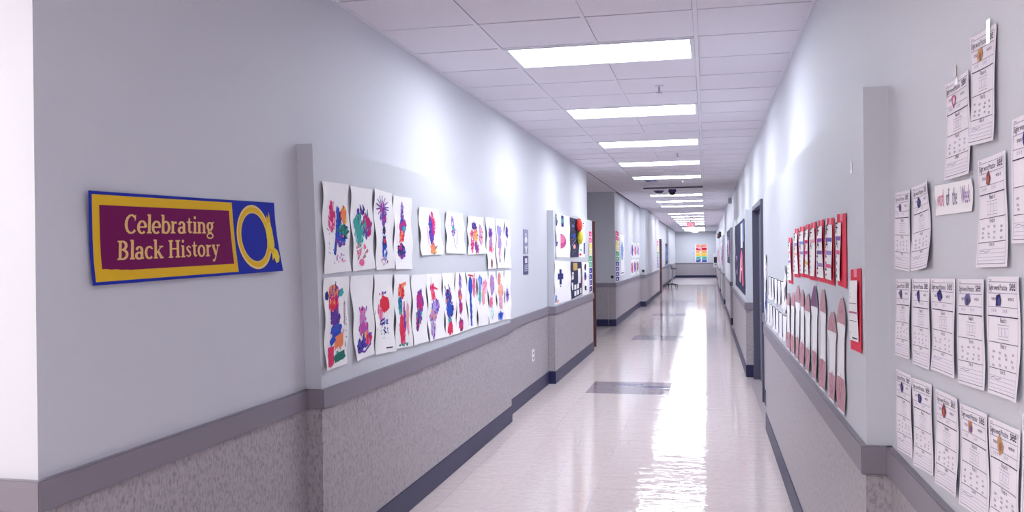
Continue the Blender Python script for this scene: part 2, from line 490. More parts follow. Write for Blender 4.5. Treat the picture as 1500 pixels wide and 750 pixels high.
class Sheet:
    """paper on a wall. side 'L': faces +x, 'R': faces -x, 'F': faces -y. quad = TL, TR, BR, BL as (along, z) seen from the front"""
    def __init__(s, name, side, plane, quad, material, label=None, cat=None, group=None, wave=0.004, freq=2.0, ph=None,
                 curl=0.0, prof=None, gap=0.002, nx=6, ny=14, parent=None, bulge=0.0):
        s.side, s.plane, s.quad, s.prof, s.gap, s.bulge = side, plane, quad, prof, gap, bulge
        s.wave, s.freq, s.curl = wave, freq, curl
        s.ph = random.uniform(0, 6.28) if ph is None else ph
        s.ph2 = s.ph * 1.7 + 1.0
        tl, tr, br, bl = quad
        s.w = 0.5 * (math.hypot(tr[0] - tl[0], tr[1] - tl[1]) + math.hypot(br[0] - bl[0], br[1] - bl[1]))
        s.h = 0.5 * (math.hypot(tl[0] - bl[0], tl[1] - bl[1]) + math.hypot(tr[0] - br[0], tr[1] - br[1]))
        bm = bmesh.new()
        F = [[bm.verts.new(s.at(i / nx, j / ny, 0.0008, True)) for i in range(nx + 1)] for j in range(ny + 1)]
        B = [[bm.verts.new(s.at(i / nx, j / ny, 0.0, True)) for i in range(nx + 1)] for j in range(ny + 1)]
        for j in range(ny):
            for i in range(nx):
                bm.faces.new((F[j][i], F[j][i + 1], F[j + 1][i + 1], F[j + 1][i]))
                bm.faces.new((B[j][i], B[j + 1][i], B[j + 1][i + 1], B[j][i + 1]))
        for j in range(ny):
            bm.faces.new((F[j][0], F[j + 1][0], B[j + 1][0], B[j][0])); bm.faces.new((F[j][nx], B[j][nx], B[j + 1][nx], F[j + 1][nx]))
        for i in range(nx):
            bm.faces.new((F[0][i], B[0][i], B[0][i + 1], F[0][i + 1])); bm.faces.new((F[ny][i], F[ny][i + 1], B[ny][i + 1], B[ny][i]))
        s.o = obj(name, bm, material, parent, smooth=False)
        if parent is None: tag(s.o, label, cat, group)
    def off(s, a, t):
        e = abs(2 * a - 1)
        ph = s.ph if a < .5 else s.ph2
        d = s.wave * (e ** 2.2) * (1 + math.sin(2 * PI * s.freq * t + ph)) + s.curl * max(0.0, 1 - t) ** 2.5
        return d + s.bulge * math.sin(PI * smooth01(t)) * (1 - .3 * e)
    def at(s, a, t, lift=0.0, raw=False):
        a0 = a
        if s.prof and raw: a0 = .5 + (a - .5) * s.prof(t)
        tl, tr, br, bl = s.quad
        y = (1 - t) * ((1 - a0) * bl[0] + a0 * br[0]) + t * ((1 - a0) * tl[0] + a0 * tr[0])
        z = (1 - t) * ((1 - a0) * bl[1] + a0 * br[1]) + t * ((1 - a0) * tl[1] + a0 * tr[1])
        d = s.gap + s.off(a0, t) + lift
        if s.side == 'L': return (s.plane + d, y, z)
        if s.side == 'R': return (s.plane - d, y, z)
        return (y, s.plane - d, z)
    def ink(s, name, polys, m='ink', lift=0.0016, step=0.0):
        """polys: list of (points in sheet coordinates, colour)"""
        me = bpy.data.meshes.new(name)
        V, Fc, C = [], [], []
        org = ORG[s.o.name]
        for q, (pts, colr) in enumerate(polys):
            b0 = len(V)
            for (a, t) in pts:
                p = Vector(s.at(a, t, lift + q * step)) - org
                V.append(p)
            Fc.append(list(range(b0, b0 + len(pts)))); C.append(colr)
        me.from_pydata([tuple(v) for v in V], [], Fc)
        ca = me.color_attributes.new('Col', 'FLOAT_COLOR', 'CORNER')
        for p in me.polygons:
            for li in p.loop_indices: ca.data[li].color = C[p.index]
        me.materials.append(M[m])
        o = bpy.data.objects.new(name, me); COL.objects.link(o); o.parent = s.o
        if name in ('paint', 'print', 'picture', 'paint_marks', 'lettering'): o['kind'] = 'stuff'
        ORG[o.name] = org
        return o

def rect(a0, a1, t0, t1, colr, nx=1, ny=1):
    out = []
    for i in range(nx):
        for j in range(ny):
            x0 = a0 + (a1 - a0) * i / nx; x1 = a0 + (a1 - a0) * (i + 1) / nx
            y0 = t0 + (t1 - t0) * j / ny; y1 = t0 + (t1 - t0) * (j + 1) / ny
            out.append(([(x0, y0), (x1, y0), (x1, y1), (x0, y1)], colr))
    return out

def hline(a0, a1, t, th, colr, n=5): return rect(a0, a1, t - th / 2, t + th / 2, colr, n, 1)
def vline(a, t0, t1, th, colr, n=6): return rect(a - th / 2, a + th / 2, t0, t1, colr, 1, n)

def jit(c, d=0.12):
    k = 1 + random.uniform(-d, d)
    return tuple(max(0, min(1, x * k + random.uniform(-d, d) * .12)) for x in c[:3]) + (1,)

def dab(a, t, la, lt, ang, colr):
    """one short tapering brush dab, la/lt = half length and half width in sheet units (a is stretched by the caller)"""
    ca, sa = math.cos(ang), math.sin(ang)
    pts = []
    for (p, q) in ((-1, 0), (-.5, -.9), (.4, -1), (1, -.2), (.6, .8), (-.4, 1)):
        p *= la * random.uniform(.8, 1.2); q *= lt * random.uniform(.7, 1.2)
        pts.append((p * ca - q * sa, p * sa + q * ca))
    return pts, colr

def blob(cx_, cy_, rx, ry, cols, n=26, ang=PI / 2, size=.05, asp=1.5, spread=.35):
    n = int(n * 1.3); size *= 1.2
    """brush strokes filling an ellipse; asp = sheet height / width"""
    out = []
    rx *= 1.15
    if n >= 26: out += solid(cx_, cy_, rx * .85, ry * .92, jit(cols[0]), 18, .22)
    for _ in range(n):
        r = math.sqrt(random.random()); th = random.uniform(0, 2 * PI)
        a, t = cx_ + rx * r * math.cos(th), cy_ + ry * r * math.sin(th)
        pts, c = dab(a, t, size * random.uniform(.6, 1.3), size * .55 * random.uniform(.6, 1.2), ang + random.gauss(0, spread), jit(random.choice(cols)))
        out.append(([(min(.985, max(.015, a + p * asp * .7)), min(.985, max(.012, t + q * .7))) for p, q in pts], c))
    return out

def solid(cx_, cy_, rx, ry, colr, n=14, rag=.12):
    pts = []
    for i in range(n):
        k = 1 + random.uniform(-rag, rag)
        pts.append((min(.985, max(.015, cx_ + rx * k * math.cos(2 * PI * i / n))), min(.985, max(.012, cy_ + ry * k * math.sin(2 * PI * i / n)))))
    return [(pts, colr)]

def stroke(pts, w_, colr, asp=1.5):
    out = []
    for (p, q) in zip(pts[:-1], pts[1:]):
        dx, dy = (q[0] - p[0]) / asp, q[1] - p[1]
        L = math.hypot(dx, dy) or 1
        nx_, ny_ = -dy / L * w_ * asp, dx / L * w_
        out.append(([(p[0] - nx_, p[1] - ny_), (q[0] - nx_, q[1] - ny_), (q[0] + nx_, q[1] + ny_), (p[0] + nx_, p[1] + ny_)], colr))
    return out

def dots(a0, a1, t0, t1, n, colr, size=.008):
    out = []
    for _ in range(n):
        out += solid(random.uniform(a0, a1), random.uniform(t0, t1), size * 1.5, size, jit(colr), 6)
    return out

# paint box
PINK, MAG, RED, ORG_, YEL = rgb(238, 110, 160), rgb(214, 40, 124), rgb(226, 50, 74), rgb(240, 140, 96), rgb(240, 196, 90)
GRN, TEAL, BLU, NAV, PUR = rgb(46, 122, 108), rgb(64, 170, 168), rgb(48, 84, 196), rgb(44, 50, 120), rgb(112, 66, 168)
LAV, LPK, BRN, BLK, WHT = rgb(178, 152, 216), rgb(246, 178, 204), rgb(150, 108, 122), rgb(34, 30, 44), rgb(245, 243, 248)
LBL, PEA = rgb(132, 160, 226), rgb(248, 180, 160)

def painting(quad, label, polys, wave=.0058, freq=1.8, curl=.005):
    s = Sheet('painting', 'L', UB, quad, 'paper', label, 'painting', 'animal paintings on the long left board', wave=wave, freq=freq, curl=curl, gap=.003, ny=18)
    s.ink('paint', polys, step=.000004)
    return s

UPQ = [[(3.895, 1.903), (4.204, 1.909), (4.217, 1.470), (3.914, 1.461)], [(4.232, 1.904), (4.540, 1.906), (4.547, 1.478), (4.262, 1.467)],
       [(4.560, 1.915), (4.860, 1.905), (4.857, 1.473), (4.587, 1.468)], [(4.874, 1.896), (5.186, 1.899), (5.196, 1.463), (4.874, 1.467)],
       [(5.328, 1.853), (5.764, 1.855), (5.847, 1.552), (5.372, 1.546)], [(5.924, 1.855), (6.382, 1.854), (6.408, 1.556), (5.929, 1.559)],
       [(6.497, 1.845), (6.979, 1.848), (7.056, 1.556), (6.504, 1.548)], [(7.075, 1.857), (7.405, 1.858), (7.390, 1.428), (7.100, 1.428)],
       [(7.425, 1.858), (7.735, 1.858), (7.724, 1.429), (7.430, 1.427)], [(7.750, 1.860), (7.985, 1.862), (7.980, 1.424), (7.751, 1.423)]]
UPP = [
 ('white painting of a fuzzy pink, orange and green bird with a blue tail', lambda:
   blob(.36, .62, .12, .16, [MAG, PINK, LPK], 26) + blob(.62, .55, .07, .2, [BLU, NAV], 30, 1.3) + stroke([(.62, .7), (.5, .35), (.42, .2)], .03, BLU) +
   blob(.8, .64, .1, .1, [ORG_, RED, YEL], 20) + blob(.75, .44, .14, .09, [GRN, TEAL, NAV], 26, .6) + blob(.66, .36, .14, .07, [BLU, ORG_, PUR], 18, .4) +
   dots(.1, .5, .2, .5, 16, NAV) + blob(.6, .14, .2, .08, [LAV, LPK], 10, .5, .03)),
 ('painting of a shaggy teal and purple animal over brown scribbles and a pink square', lambda:
   blob(.35, .5, .2, .2, [TEAL, GRN, rgb(150, 200, 205)], 44, 1.2) + blob(.72, .55, .16, .17, [MAG, PUR, TEAL], 30, 1.3) + blob(.5, .72, .2, .05, [PUR, NAV], 10) +
   blob(.45, .22, .28, .1, [rgb(176, 134, 140), rgb(210, 176, 170), PINK], 19, .6, .04) + solid(.42, .09, .13, .045, PINK, 8)),
 ('painting of a thin creature with a spiky purple crown and a pink spot', lambda:
   sum([stroke([(.45, .78), (.45 + .34 * math.cos(k), .8 + .14 * math.sin(k))], .008, jit(PUR)) for k in [i * .5 for i in range(13)]], []) +
   blob(.5, .7, .14, .13, [PUR, MAG, LAV], 40) + blob(.52, .5, .05, .05, [BLK, PUR], 8) + blob(.52, .34, .1, .08, [BLU, NAV], 16) +
   solid(.52, .36, .08, .03, RED) + blob(.52, .22, .09, .08, [BLU, LBL], 14) + blob(.5, .1, .2, .05, [LAV, LPK, NAV], 12, .3, .03)),
 ('painting of a tall column creature with a purple top, blue middle and striped foot', lambda:
   blob(.5, .78, .06, .12, [PUR, LAV], 18) + blob(.52, .6, .17, .1, [BLU, PUR, MAG], 34) + solid(.6, .56, .1, .035, TEAL) + blob(.45, .44, .1, .07, [ORG_, RED], 18) +
   blob(.42, .25, .17, .1, [PUR, MAG, NAV], 36, .25) + stroke([(.2, .62), (.18, .35)], .006, LPK)),
 ('small painting of a pink and purple tower with an orange foot beside a thin line', lambda:
   blob(.66, .66, .07, .26, [MAG, PINK, RED], 44) + blob(.54, .5, .07, .36, [PUR, BLU, NAV], 44) + blob(.58, .14, .12, .12, [ORG_, PUR, YEL], 30) + stroke([(.36, .62), (.38, .2)], .012, LPK)),
 ('small painting of a purple flower with a teal spot on thin stems', lambda:
   blob(.38, .74, .06, .14, [PUR, LAV], 16) + blob(.42, .55, .09, .12, [PUR, LAV], 16) + solid(.42, .62, .06, .05, TEAL) + stroke([(.42, .5), (.46, .25), (.54, .12)], .01, LAV) + stroke([(.64, .6), (.58, .2)], .008, BRN)),
 ('small painting of a purple spiky head between pink curves', lambda:
   blob(.25, .36, .08, .3, [MAG, PINK], 30) + blob(.42, .74, .12, .1, [PUR, NAV], 22) + blob(.47, .5, .12, .16, [ORG_, YEL, PUR], 28) + blob(.48, .18, .1, .16, [PUR, RED, PEA], 22) + blob(.78, .5, .09, .28, [LPK, PINK, LAV], 36, 1.9)),
 ('curled painting of a thin pink and purple figure on spotted feet', lambda:
   blob(.5, .7, .18, .1, [PUR, LAV], 22) + blob(.5, .5, .16, .12, [LAV, PINK], 22) + blob(.55, .38, .2, .07, [PINK, RED], 16) + blob(.55, .12, .1, .1, [BRN, RED, BLK], 16)),
 ('curled painting of a pale lavender feathery column', lambda:
   blob(.45, .74, .26, .12, [LAV, LBL], 30) + blob(.5, .5, .2, .16, [LAV, LPK], 30) + blob(.5, .25, .12, .14, [LAV, LPK], 18)),
 ('curled painting of a small dark purple leaf shape by the board edge', lambda:
   blob(.5, .74, .2, .13, [PUR, NAV], 26) + stroke([(.45, .64), (.4, .45)], .01, PUR) + blob(.4, .5, .06, .08, [LAV], 8)),
]
for q, (lb, f) in zip(UPQ, UPP):
    painting(q, lb, f())
LOQ = [[(3.903, 1.444), (4.199, 1.444), (4.167, 1.007), (3.907, 1.002)], [(4.225, 1.445), (4.522, 1.442), (4.542, 1.014), (4.275, 1.004)],
       [(4.543, 1.445), (4.839, 1.438), (4.864, 0.994), (4.562, 1.006)], [(4.858, 1.437), (5.144, 1.430), (5.166, 0.991), (4.887, 1.004)],
       [(5.182, 1.425), (5.465, 1.425), (5.485, 0.990), (5.186, 0.991)], [(5.479, 1.427), (5.795, 1.421), (5.880, 0.983), (5.506, 0.985)],
       [(5.808, 1.424), (6.119, 1.419), (6.170, 0.979), (5.896, 0.976)], [(6.135, 1.419), (6.425, 1.416), (6.460, 0.981), (6.185, 0.978)],
       [(6.438, 1.416), (6.742, 1.413), (6.744, 0.984), (6.480, 0.981)], [(6.763, 1.415), (7.105, 1.408), (7.115, 0.970), (6.765, 0.980)],
       [(7.120, 1.408), (7.405, 1.401), (7.408, 0.968), (7.145, 0.971)], [(7.418, 1.401), (7.716, 1.399), (7.722, 0.965), (7.418, 0.969)],
       [(7.728, 1.405), (7.980, 1.399), (7.984, 0.954), (7.732, 0.965)]]
LOP = [
 ('tall painting of a horned orange head on a purple, blue, orange and green neck', lambda:
   solid(.42, .87, .2, .05, ORG_, 10) + blob(.42, .82, .2, .07, [ORG_, PUR, RED], 30) + solid(.14, .8, .08, .05, NAV, 5, .3) + solid(.72, .82, .1, .05, TEAL, 5, .3) + blob(.42, .7, .17, .07, [RED, ORG_, MAG], 34) +
   stroke([(.5, .95), (.5, .88)], .008, NAV) + rect(.3, .62, .48, .62, PUR, 3, 4) + blob(.46, .55, .18, .09, [PUR, rgb(96, 56, 150)], 30) +
   [([(.22, .3), (.6, .46), (.72, .42), (.7, .36), (.28, .24)], BLU)] + blob(.5, .42, .2, .05, [BLU, GRN, PUR], 26, .5) + [([(.45, .2), (.8, .26), (.8, .38), (.42, .33)], ORG_)] + blob(.6, .28, .18, .07, [ORG_, PEA], 26) +
   [([(.08, .03), (.36, .05), (.4, .24), (.14, .24)], rgb(222, 60, 110))] + blob(.25, .13, .12, .09, [MAG, RED, rgb(222, 60, 110)], 26) + [([(.42, .05), (.9, .08), (.86, .17), (.44, .14)], GRN)] + blob(.65, .11, .22, .045, [GRN, TEAL], 30, .2) +
   stroke([(.88, .72), (.86, .5), (.9, .2)], .01, BRN) + dots(.8, .92, .3, .7, 10, PUR)),
 ('painting of a small pink owl in a purple, blue and yellow bowl', lambda:
   stroke([(.35, .62), (.4, .55)], .014, PUR) + stroke([(.72, .62), (.66, .56)], .014, PUR) + blob(.52, .56, .1, .04, [PINK, PUR], 12) + blob(.5, .46, .13, .08, [rgb(208, 120, 190), LAV], 24) + blob(.5, .36, .2, .07, [rgb(180, 90, 170), PINK], 34) +
   blob(.28, .15, .16, .07, [PUR, NAV, BLU], 34, .8) + blob(.55, .2, .12, .07, [BLU, PUR], 26, .8) + solid(.6, .27, .08, .035, YEL, 8, .3) + blob(.75, .22, .12, .08, [PUR, RED, PINK], 26, .9) + stroke([(.14, .11), (.5, .07), (.85, .15)], .012, PUR)),
 ('painting of a red egg shaped body with pink sides on black legs', lambda:
   blob(.33, .52, .13, .1, [PINK, LPK], 26) + solid(.56, .62, .24, .1, RED, 16, .05) + blob(.56, .62, .2, .09, [RED, rgb(238, 80, 80)], 26) + solid(.72, .62, .05, .06, ORG_) + blob(.5, .76, .2, .02, [PUR, PINK], 8, .2, .03) +
   blob(.5, .38, .16, .07, [NAV, LBL, PUR], 14, .5, .04) + dots(.3, .7, .18, .32, 12, NAV, .012) + stroke([(.45, .3), (.6, .25)], .012, NAV) + stroke([(.55, .06), (.85, .06)], .008, BLK) + stroke([(.05, .55), (.08, .3)], .006, BLK)),
 ('painting of an orange bird head on a teal and long pink red neck', lambda:
   solid(.45, .8, .17, .06, RED, 10, .25) + stroke([(.5, .85), (.78, .88)], .025, ORG_) + blob(.48, .76, .16, .1, [RED, ORG_], 34) + blob(.38, .58, .1, .12, [TEAL, BLU, GRN], 36) + rect(.32, .6, .05, .42, rgb(226, 70, 120), 3, 6) + blob(.45, .25, .15, .2, [RED, MAG, PINK], 50) +
   blob(.62, .42, .05, .2, [PUR, MAG], 20) + blob(.82, .4, .06, .22, [PEA, LPK], 26) + blob(.5, .04, .26, .015, [TEAL, GRN], 12, .1, .03)),
 ('painting of a magenta and purple shape fading to a teal tail', lambda:
   blob(.56, .6, .2, .16, [MAG, PUR, rgb(160, 60, 150)], 60) + blob(.48, .4, .17, .1, [PUR, TEAL, BRN], 36) + blob(.36, .28, .08, .08, [NAV, MAG], 20) + stroke([(.65, .75), (.68, .8)], .008, PUR)),
 ('painting of a pink songbird head over a speckled lilac and blue body', lambda:
   blob(.4, .78, .13, .05, [MAG, PINK], 20) + stroke([(.42, .8), (.72, .76)], .015, RED) + blob(.42, .66, .12, .06, [RED, PINK], 20) + blob(.52, .5, .22, .1, [LAV, BLU, PUR], 46) + blob(.35, .36, .18, .08, [LAV, ORG_, PUR], 34) + blob(.3, .15, .14, .13, [LAV, rgb(200, 180, 200), PUR], 34) +
   stroke([(.3, .95), (.34, .84)], .006, BRN)),
 ('painting of a spiky blue animal with a bright red lower body', lambda:
   stroke([(.5, .82), (.68, .72)], .012, PUR) + stroke([(.18, .8), (.38, .68)], .012, PUR) + blob(.46, .62, .22, .12, [BLU, NAV, PUR, ORG_], 60, 1.2) + blob(.5, .42, .26, .12, [BLU, PUR, NAV], 60, .9) + blob(.46, .24, .14, .05, [TEAL, PUR], 20) + blob(.42, .12, .2, .1, [RED, MAG], 44)),
 ('painting of a slim purple stalk with a red speckled base', lambda:
   blob(.5, .84, .1, .14, [PUR, LAV], 26) + blob(.45, .62, .16, .09, [ORG_, PUR, MAG], 30) + blob(.45, .42, .14, .12, [MAG, PUR], 34) + blob(.4, .12, .17, .11, [RED, PUR, NAV], 36)),
 ('painting of a solid blue key shape beside a pink patch', lambda:
   solid(.42, .76, .22, .16, BLU, 14, .08) + rect(.34, .5, .04, .66, BLU, 1, 6) + blob(.42, .4, .1, .3, [BLU, NAV], 44) + blob(.78, .75, .12, .2, [PINK, LPK], 36) + stroke([(.2, .95), (.7, .93)], .012, RED)),
 ('painting of a blue feather shape next to a pale pink plume', lambda:
   blob(.3, .78, .18, .14, [LBL, BLU], 36) + blob(.28, .55, .1, .14, [TEAL, LAV], 26) + blob(.72, .7, .16, .14, [LPK, PINK], 36) + blob(.6, .5, .14, .12, [LPK, PEA], 20)),
 ('painting of a lilac and pink plume with a rosy lower curl', lambda:
   blob(.55, .74, .24, .2, [LAV, LBL, PINK], 60) + blob(.35, .4, .22, .1, [PINK, RED, LPK], 40) + blob(.45, .2, .16, .12, [rgb(200, 230, 225), LAV], 20)),
 ('painting of an orange and peach column standing on a blue foot', lambda:
   blob(.4, .84, .2, .12, [ORG_, LAV], 36) + blob(.55, .6, .26, .14, [PEA, ORG_, LPK], 46) + blob(.6, .35, .2, .14, [LPK, PEA, LAV], 34) + blob(.5, .1, .28, .07, [BLU, LBL], 34)),
 ('painting of one small purple star flower on white paper', lambda:
   sum([stroke([(.5, .5), (.5 + .32 * math.cos(k), .5 + .15 * math.sin(k))], .012, jit(PUR)) for k in [i * 1.05 for i in range(6)]], []) + blob(.5, .48, .2, .12, [PUR, LAV], 30) + stroke([(.5, .6), (.5, .72)], .012, PUR)),
]
for q, (lb, f) in zip(LOQ, LOP):
    painting(q, lb, f())

# ------------------------------------------------------------------ banner
def arcp(cx_, cy_, rx, ry, a0, a1, n=12, w0=.12, w1=.25, axis=180):
    out = []
    for i in range(n + 1):
        a = math.radians(a0 + (a1 - a0) * i / n)
        k = abs(math.cos(a))
        out.append((cx_ + rx * math.cos(a), cy_ + ry * math.sin(a), w0 + (w1 - w0) * k))
    return out
TH, TN = .25, .12
def st(x, y0, y1): return [(x, y0, TH), (x, y1, TH)]
def sf(x0, x1, y): return [(x0, y, TN), (x1, y, TN)]
GL = {
 'C': (1.12, [arcp(.58, .72, .46, .70, 48, 318), [(.92, 1.02, .10), (.95, 1.42, .06)]]),
 'e': (.86, [arcp(.44, .49, .34, .48, 0, 312), sf(.12, .78, .50)]),
 'l': (.50, [st(.26, .02, 1.5), sf(.06, .48, .05), sf(.08, .28, 1.47)]),
 'b': (.95, [st(.22, .02, 1.5), sf(.04, .24, 1.47), arcp(.5, .49, .34, .47, 145, -145)]),
 'r': (.76, [st(.26, .02, .98), sf(.06, .5, .05), sf(.08, .28, .95), [(.28, .68, .12), (.42, .9, .14), (.62, .9, .22)]]),
 'a': (.92, [[(.66, .66, TH), (.66, .12, TH), (.84, .06, .10)], arcp(.42, .66, .25, .30, 0, 165, 8), arcp(.40, .27, .28, .25, 0, 360)]),
 't': (.66, [[(.30, 1.3, .10), (.30, .95, TH), (.30, .22, TH), (.42, .06, .16), (.6, .14, .08)], sf(.06, .58, .95)]),
 'i': (.50, [st(.26, .02, .98), sf(.06, .48, .05), sf(.08, .28, .95), [(.25, 1.26, .22), (.25, 1.46, .22)]]),
 'n': (1.04, [st(.24, .02, .98), sf(.06, .44, .05), sf(.06, .26, .95), arcp(.50, .62, .28, .33, 180, 0, 8), st(.78, .02, .64), sf(.6, .98, .05)]),
 'g': (.92, [arcp(.42, .62, .27, .34, 0, 360), [(.60, .88, .08), (.86, .98, .16)], [(.26, .34, .10), (.22, .12, .14), (.62, .06, .16)], arcp(.44, -.22, .34, .22, 0, 360, 12, .12, .14)]),
 'B': (1.12, [st(.28, .02, 1.43), sf(.06, .5, .05), sf(.06, .5, 1.40), arcp(.46, 1.08, .36, .32, 90, -90, 8), arcp(.46, .40, .45, .36, 90, -90, 8)]),
 'c': (.84, [arcp(.46, .49, .34, .47, 48, 315), [(.70, .80, .2), (.72, .84, .2)]]),
 'k': (1.02, [st(.24, .02, 1.5), sf(.04, .26, 1.47), sf(.06, .44, .05), [(.34, .45, .10), (.80, .94, .10)], sf(.62, .98, .95), [(.46, .58, TH), (.84, .04, TH)], sf(.66, 1.02, .05)]),
 'H': (1.34, [st(.28, .02, 1.43), st(1.02, .02, 1.43), sf(.06, .5, .05), sf(.06, .5, 1.40), sf(.8, 1.26, .05), sf(.8, 1.26, 1.40), sf(.3, 1.0, .74)]),
 's': (.74, [[(.62, .80, .10), (.40, .94, .12), (.18, .76, .18), (.34, .54, .2), (.54, .38, .2), (.58, .18, .16), (.36, .04, .12), (.12, .18, .10)]]),
 'o': (.94, [arcp(.46, .49, .34, .47, 0, 360)]),
 'y': (.94, [[(.18, .96, TH), (.50, .10, TH)], [(.80, .96, .10), (.46, -.10, .12), (.28, -.42, .14), (.12, -.38, .2)], sf(.02, .38, .95), sf(.62, .98, .95)]),
}
def serif_text(txt, x, y, size, kx, colr):
    """text in metres on the banner: returns polys; kx = horizontal squeeze"""
    out = []
    for ch in txt:
        if ch == ' ':
            x += .5 * size * kx; continue
        adv, strokes = GL[ch]
        for s_ in strokes:
            for p, q in zip(s_[:-1], s_[1:]):
                dx, dy = q[0] - p[0], q[1] - p[1]
                L = math.hypot(dx, dy) or 1
                ex, ey = dx / L * .02, dy / L * .02
                n_ = (-dy / L / 2, dx / L / 2)
                pts = [(p[0] - ex + n_[0] * p[2], p[1] - ey + n_[1] * p[2]), (p[0] - ex - n_[0] * p[2], p[1] - ey - n_[1] * p[2]),
                       (q[0] + ex - n_[0] * q[2], q[1] + ey - n_[1] * q[2]), (q[0] + ex + n_[0] * q[2], q[1] + ey + n_[1] * q[2])]
                out.append(([(x + (a + .10 * c) * size * kx, y + c * size) for a, c in pts], colr))
        x += adv * size * kx
    return out
bn = Sheet('banner', 'L', UL, [(2.368, 1.754), (3.579, 1.783), (3.618, 1.483), (2.386, 1.462)], 'bluebanner',
           'blue, gold and maroon banner lettered Celebrating Black History', 'banner', wave=.006, freq=.5, ph=4.4, curl=.010, nx=20, ny=6, gap=.003)
GOLD, MAR, GOLD2 = rgb(236, 190, 46), rgb(120, 14, 88), rgb(232, 196, 150)
EDG = rgb(244, 214, 140)
polys = rect(.012, .706, .035, .965, GOLD, 16, 4)
bn.ink('gold_border', polys, lift=.0012)
bn.ink('maroon_field', rect(.040, .684, .145, .855, MAR, 16, 4), lift=.0016)
def m2s(polys):
    return [([(a / 1.22, t / .295) for a, t in pts], c) for pts, c in polys]
def wid(t, kx): return sum(.5 if ch == ' ' else GL[ch][0] for ch in t) * kx
s1 = .0425
for ln, y, (x0, x1) in (('Celebrating', .163, (.170, .712)), ('Black History', .077, (.123, .734))):
    kx = (x1 - x0) / (wid(ln, 1) * s1)
    bn.ink('lettering', m2s(serif_text(ln, x0, y, s1, kx, rgb(240, 196, 130))), lift=.0021, step=.0000002)
# gold ring with a cast clasp
ring = []
rc, rt, ra, rb_ = .836, .50, .116, .45
NR = 40
for i in range(NR):
    a0, a1 = 2 * PI * i / NR, 2 * PI * (i + 1) / NR
    for (k0, k1, c) in ((1.0, .93, EDG), (.93, .80, GOLD), (.80, .745, rgb(236, 204, 110))):
        ring.append(([(rc + ra * k0 * math.cos(a0), rt + rb_ * k0 * math.sin(a0)), (rc + ra * k0 * math.cos(a1), rt + rb_ * k0 * math.sin(a1)),
                      (rc + ra * k1 * math.cos(a1), rt + rb_ * k1 * math.sin(a1)), (rc + ra * k1 * math.cos(a0), rt + rb_ * k1 * math.sin(a0))], c))
bn.ink('gold_ring', ring, lift=.0018)
YG = rgb(240, 214, 70)
SH = -.012
cl = [([(.945, .62), (.950, .70), (.962, .74), (.970, .60), (.972, .40), (.966, .30), (.955, .28), (.944, .36), (.940, .5)], YG),
      ([(.946, .70), (.950, .82), (.956, .76), (.961, .86), (.965, .76), (.966, .68)], GOLD),
      ([(.955, .30), (.952, .16), (.960, .21), (.966, .12), (.980, .14), (.986, .22), (.982, .30), (.970, .34)], YG),
      ([(.944, .34), (.95, .27), (.965, .27), (.966, .32)], GOLD)]
cl = [([(a + SH + (a - .955) * .55, t) for a, t in pts], c) for pts, c in cl]
bn.ink('clasp', cl, lift=.0022, step=.00002)

# ------------------------------------------------------------------ bump-out two: space display
def lp(a, b_, z0, z1, j=.0): return [(a, z1), (b_, z1 + j), (b_, z0 + j), (a, z0)]
G2 = 'space display sheets'
s = Sheet('display_sheet', 'L', UB, [(10.53, 2.043), (11.63, 2.040), (11.65, 1.497), (10.55, 1.503)], 'paper', 'white sheet with a pink half disc and teal rectangle above the cross figure', 'poster', G2, wave=.006, gap=.003)
s.ink('print', solid(.06, .84, .07, .14, NAV, 16, .03) + rect(.40, .58, .72, .98, NAV) + rect(.43, .55, .8, .9, TEAL) +
      [([(.32 + .42 * math.cos(x), .38 + .17 * math.sin(x)) for x in [PI / 2 - PI * i / 14 for i in range(15)]], rgb(200, 84, 140))] + [([(.32 + .34 * math.cos(x), .38 + .05 + .10 * math.sin(x)) for x in [PI / 2 - PI * i / 10 for i in range(11)]], rgb(224, 120, 164))] +
      solid(.06, .4, .08, .12, LAV, 10) + rect(.0, .1, .26, .36, PUR) + dots(.6, .95, .55, .95, 12, LPK, .012), step=.00003)
s = Sheet('display_sheet', 'L', UB, [(11.72, 2.034), (12.46, 2.030), (12.43, 1.503), (11.72, 1.497)], 'navypaper', 'navy starry sheet with a red ball and a yellow ball', 'poster', G2, wave=.005, gap=.004)
s.ink('print', dots(.05, .95, .04, .96, 46, WHT, .008) + solid(.45, .55, .2, .06, BLU, 12, .1) + solid(.5, .27, .16, .06, PEA, 12, .1) + solid(.3, .8, .12, .04, LBL) + stroke([(.1, .3), (.8, .5)], .01, LAV), step=.00002)
for (v, z, m_, nm) in ((12.28, 1.945, 'red', 'red_ball'), (12.36, 1.775, None, 'yellow_ball')):
    bm = bmesh.new(); bmesh.ops.create_uvsphere(bm, u_segments=16, v_segments=10, radius=.095)
    for q in bm.verts: q.co.x *= .45; q.co *= 1 + random.uniform(-.05, .05)
    bmesh.ops.translate(bm, verts=bm.verts, vec=(UB + .045, v, z))
    if m_ is None:
        M['yellow'] = mat('yellow_paper', rgb(232, 224, 70), .6, .3); m_ = 'yellow'
    elif m_ == 'red':
        M['redball'] = mat('red_paper', rgb(240, 70, 60), .6, .3); m_ = 'redball'
    obj(nm, bm, m_, s.o)
s = Sheet('display_sheet', 'L', UB, [(12.50, 2.030), (13.14, 2.031), (13.10, 1.489), (12.48, 1.493)], 'paper', 'white sheet with small pink writing beside the navy starry sheet', 'poster', G2, wave=.006, gap=.003)
s.ink('print', hline(.2, .9, .86, .02, PINK) + hline(.3, .7, .8, .02, MAG) + solid(.75, .93, .08, .02, NAV) + solid(.5, .5, .1, .04, PEA) + solid(.4, .2, .12, .03, TEAL) + rect(.82, .98, .1, .4, NAV) + solid(.3, .08, .2, .03, RED))
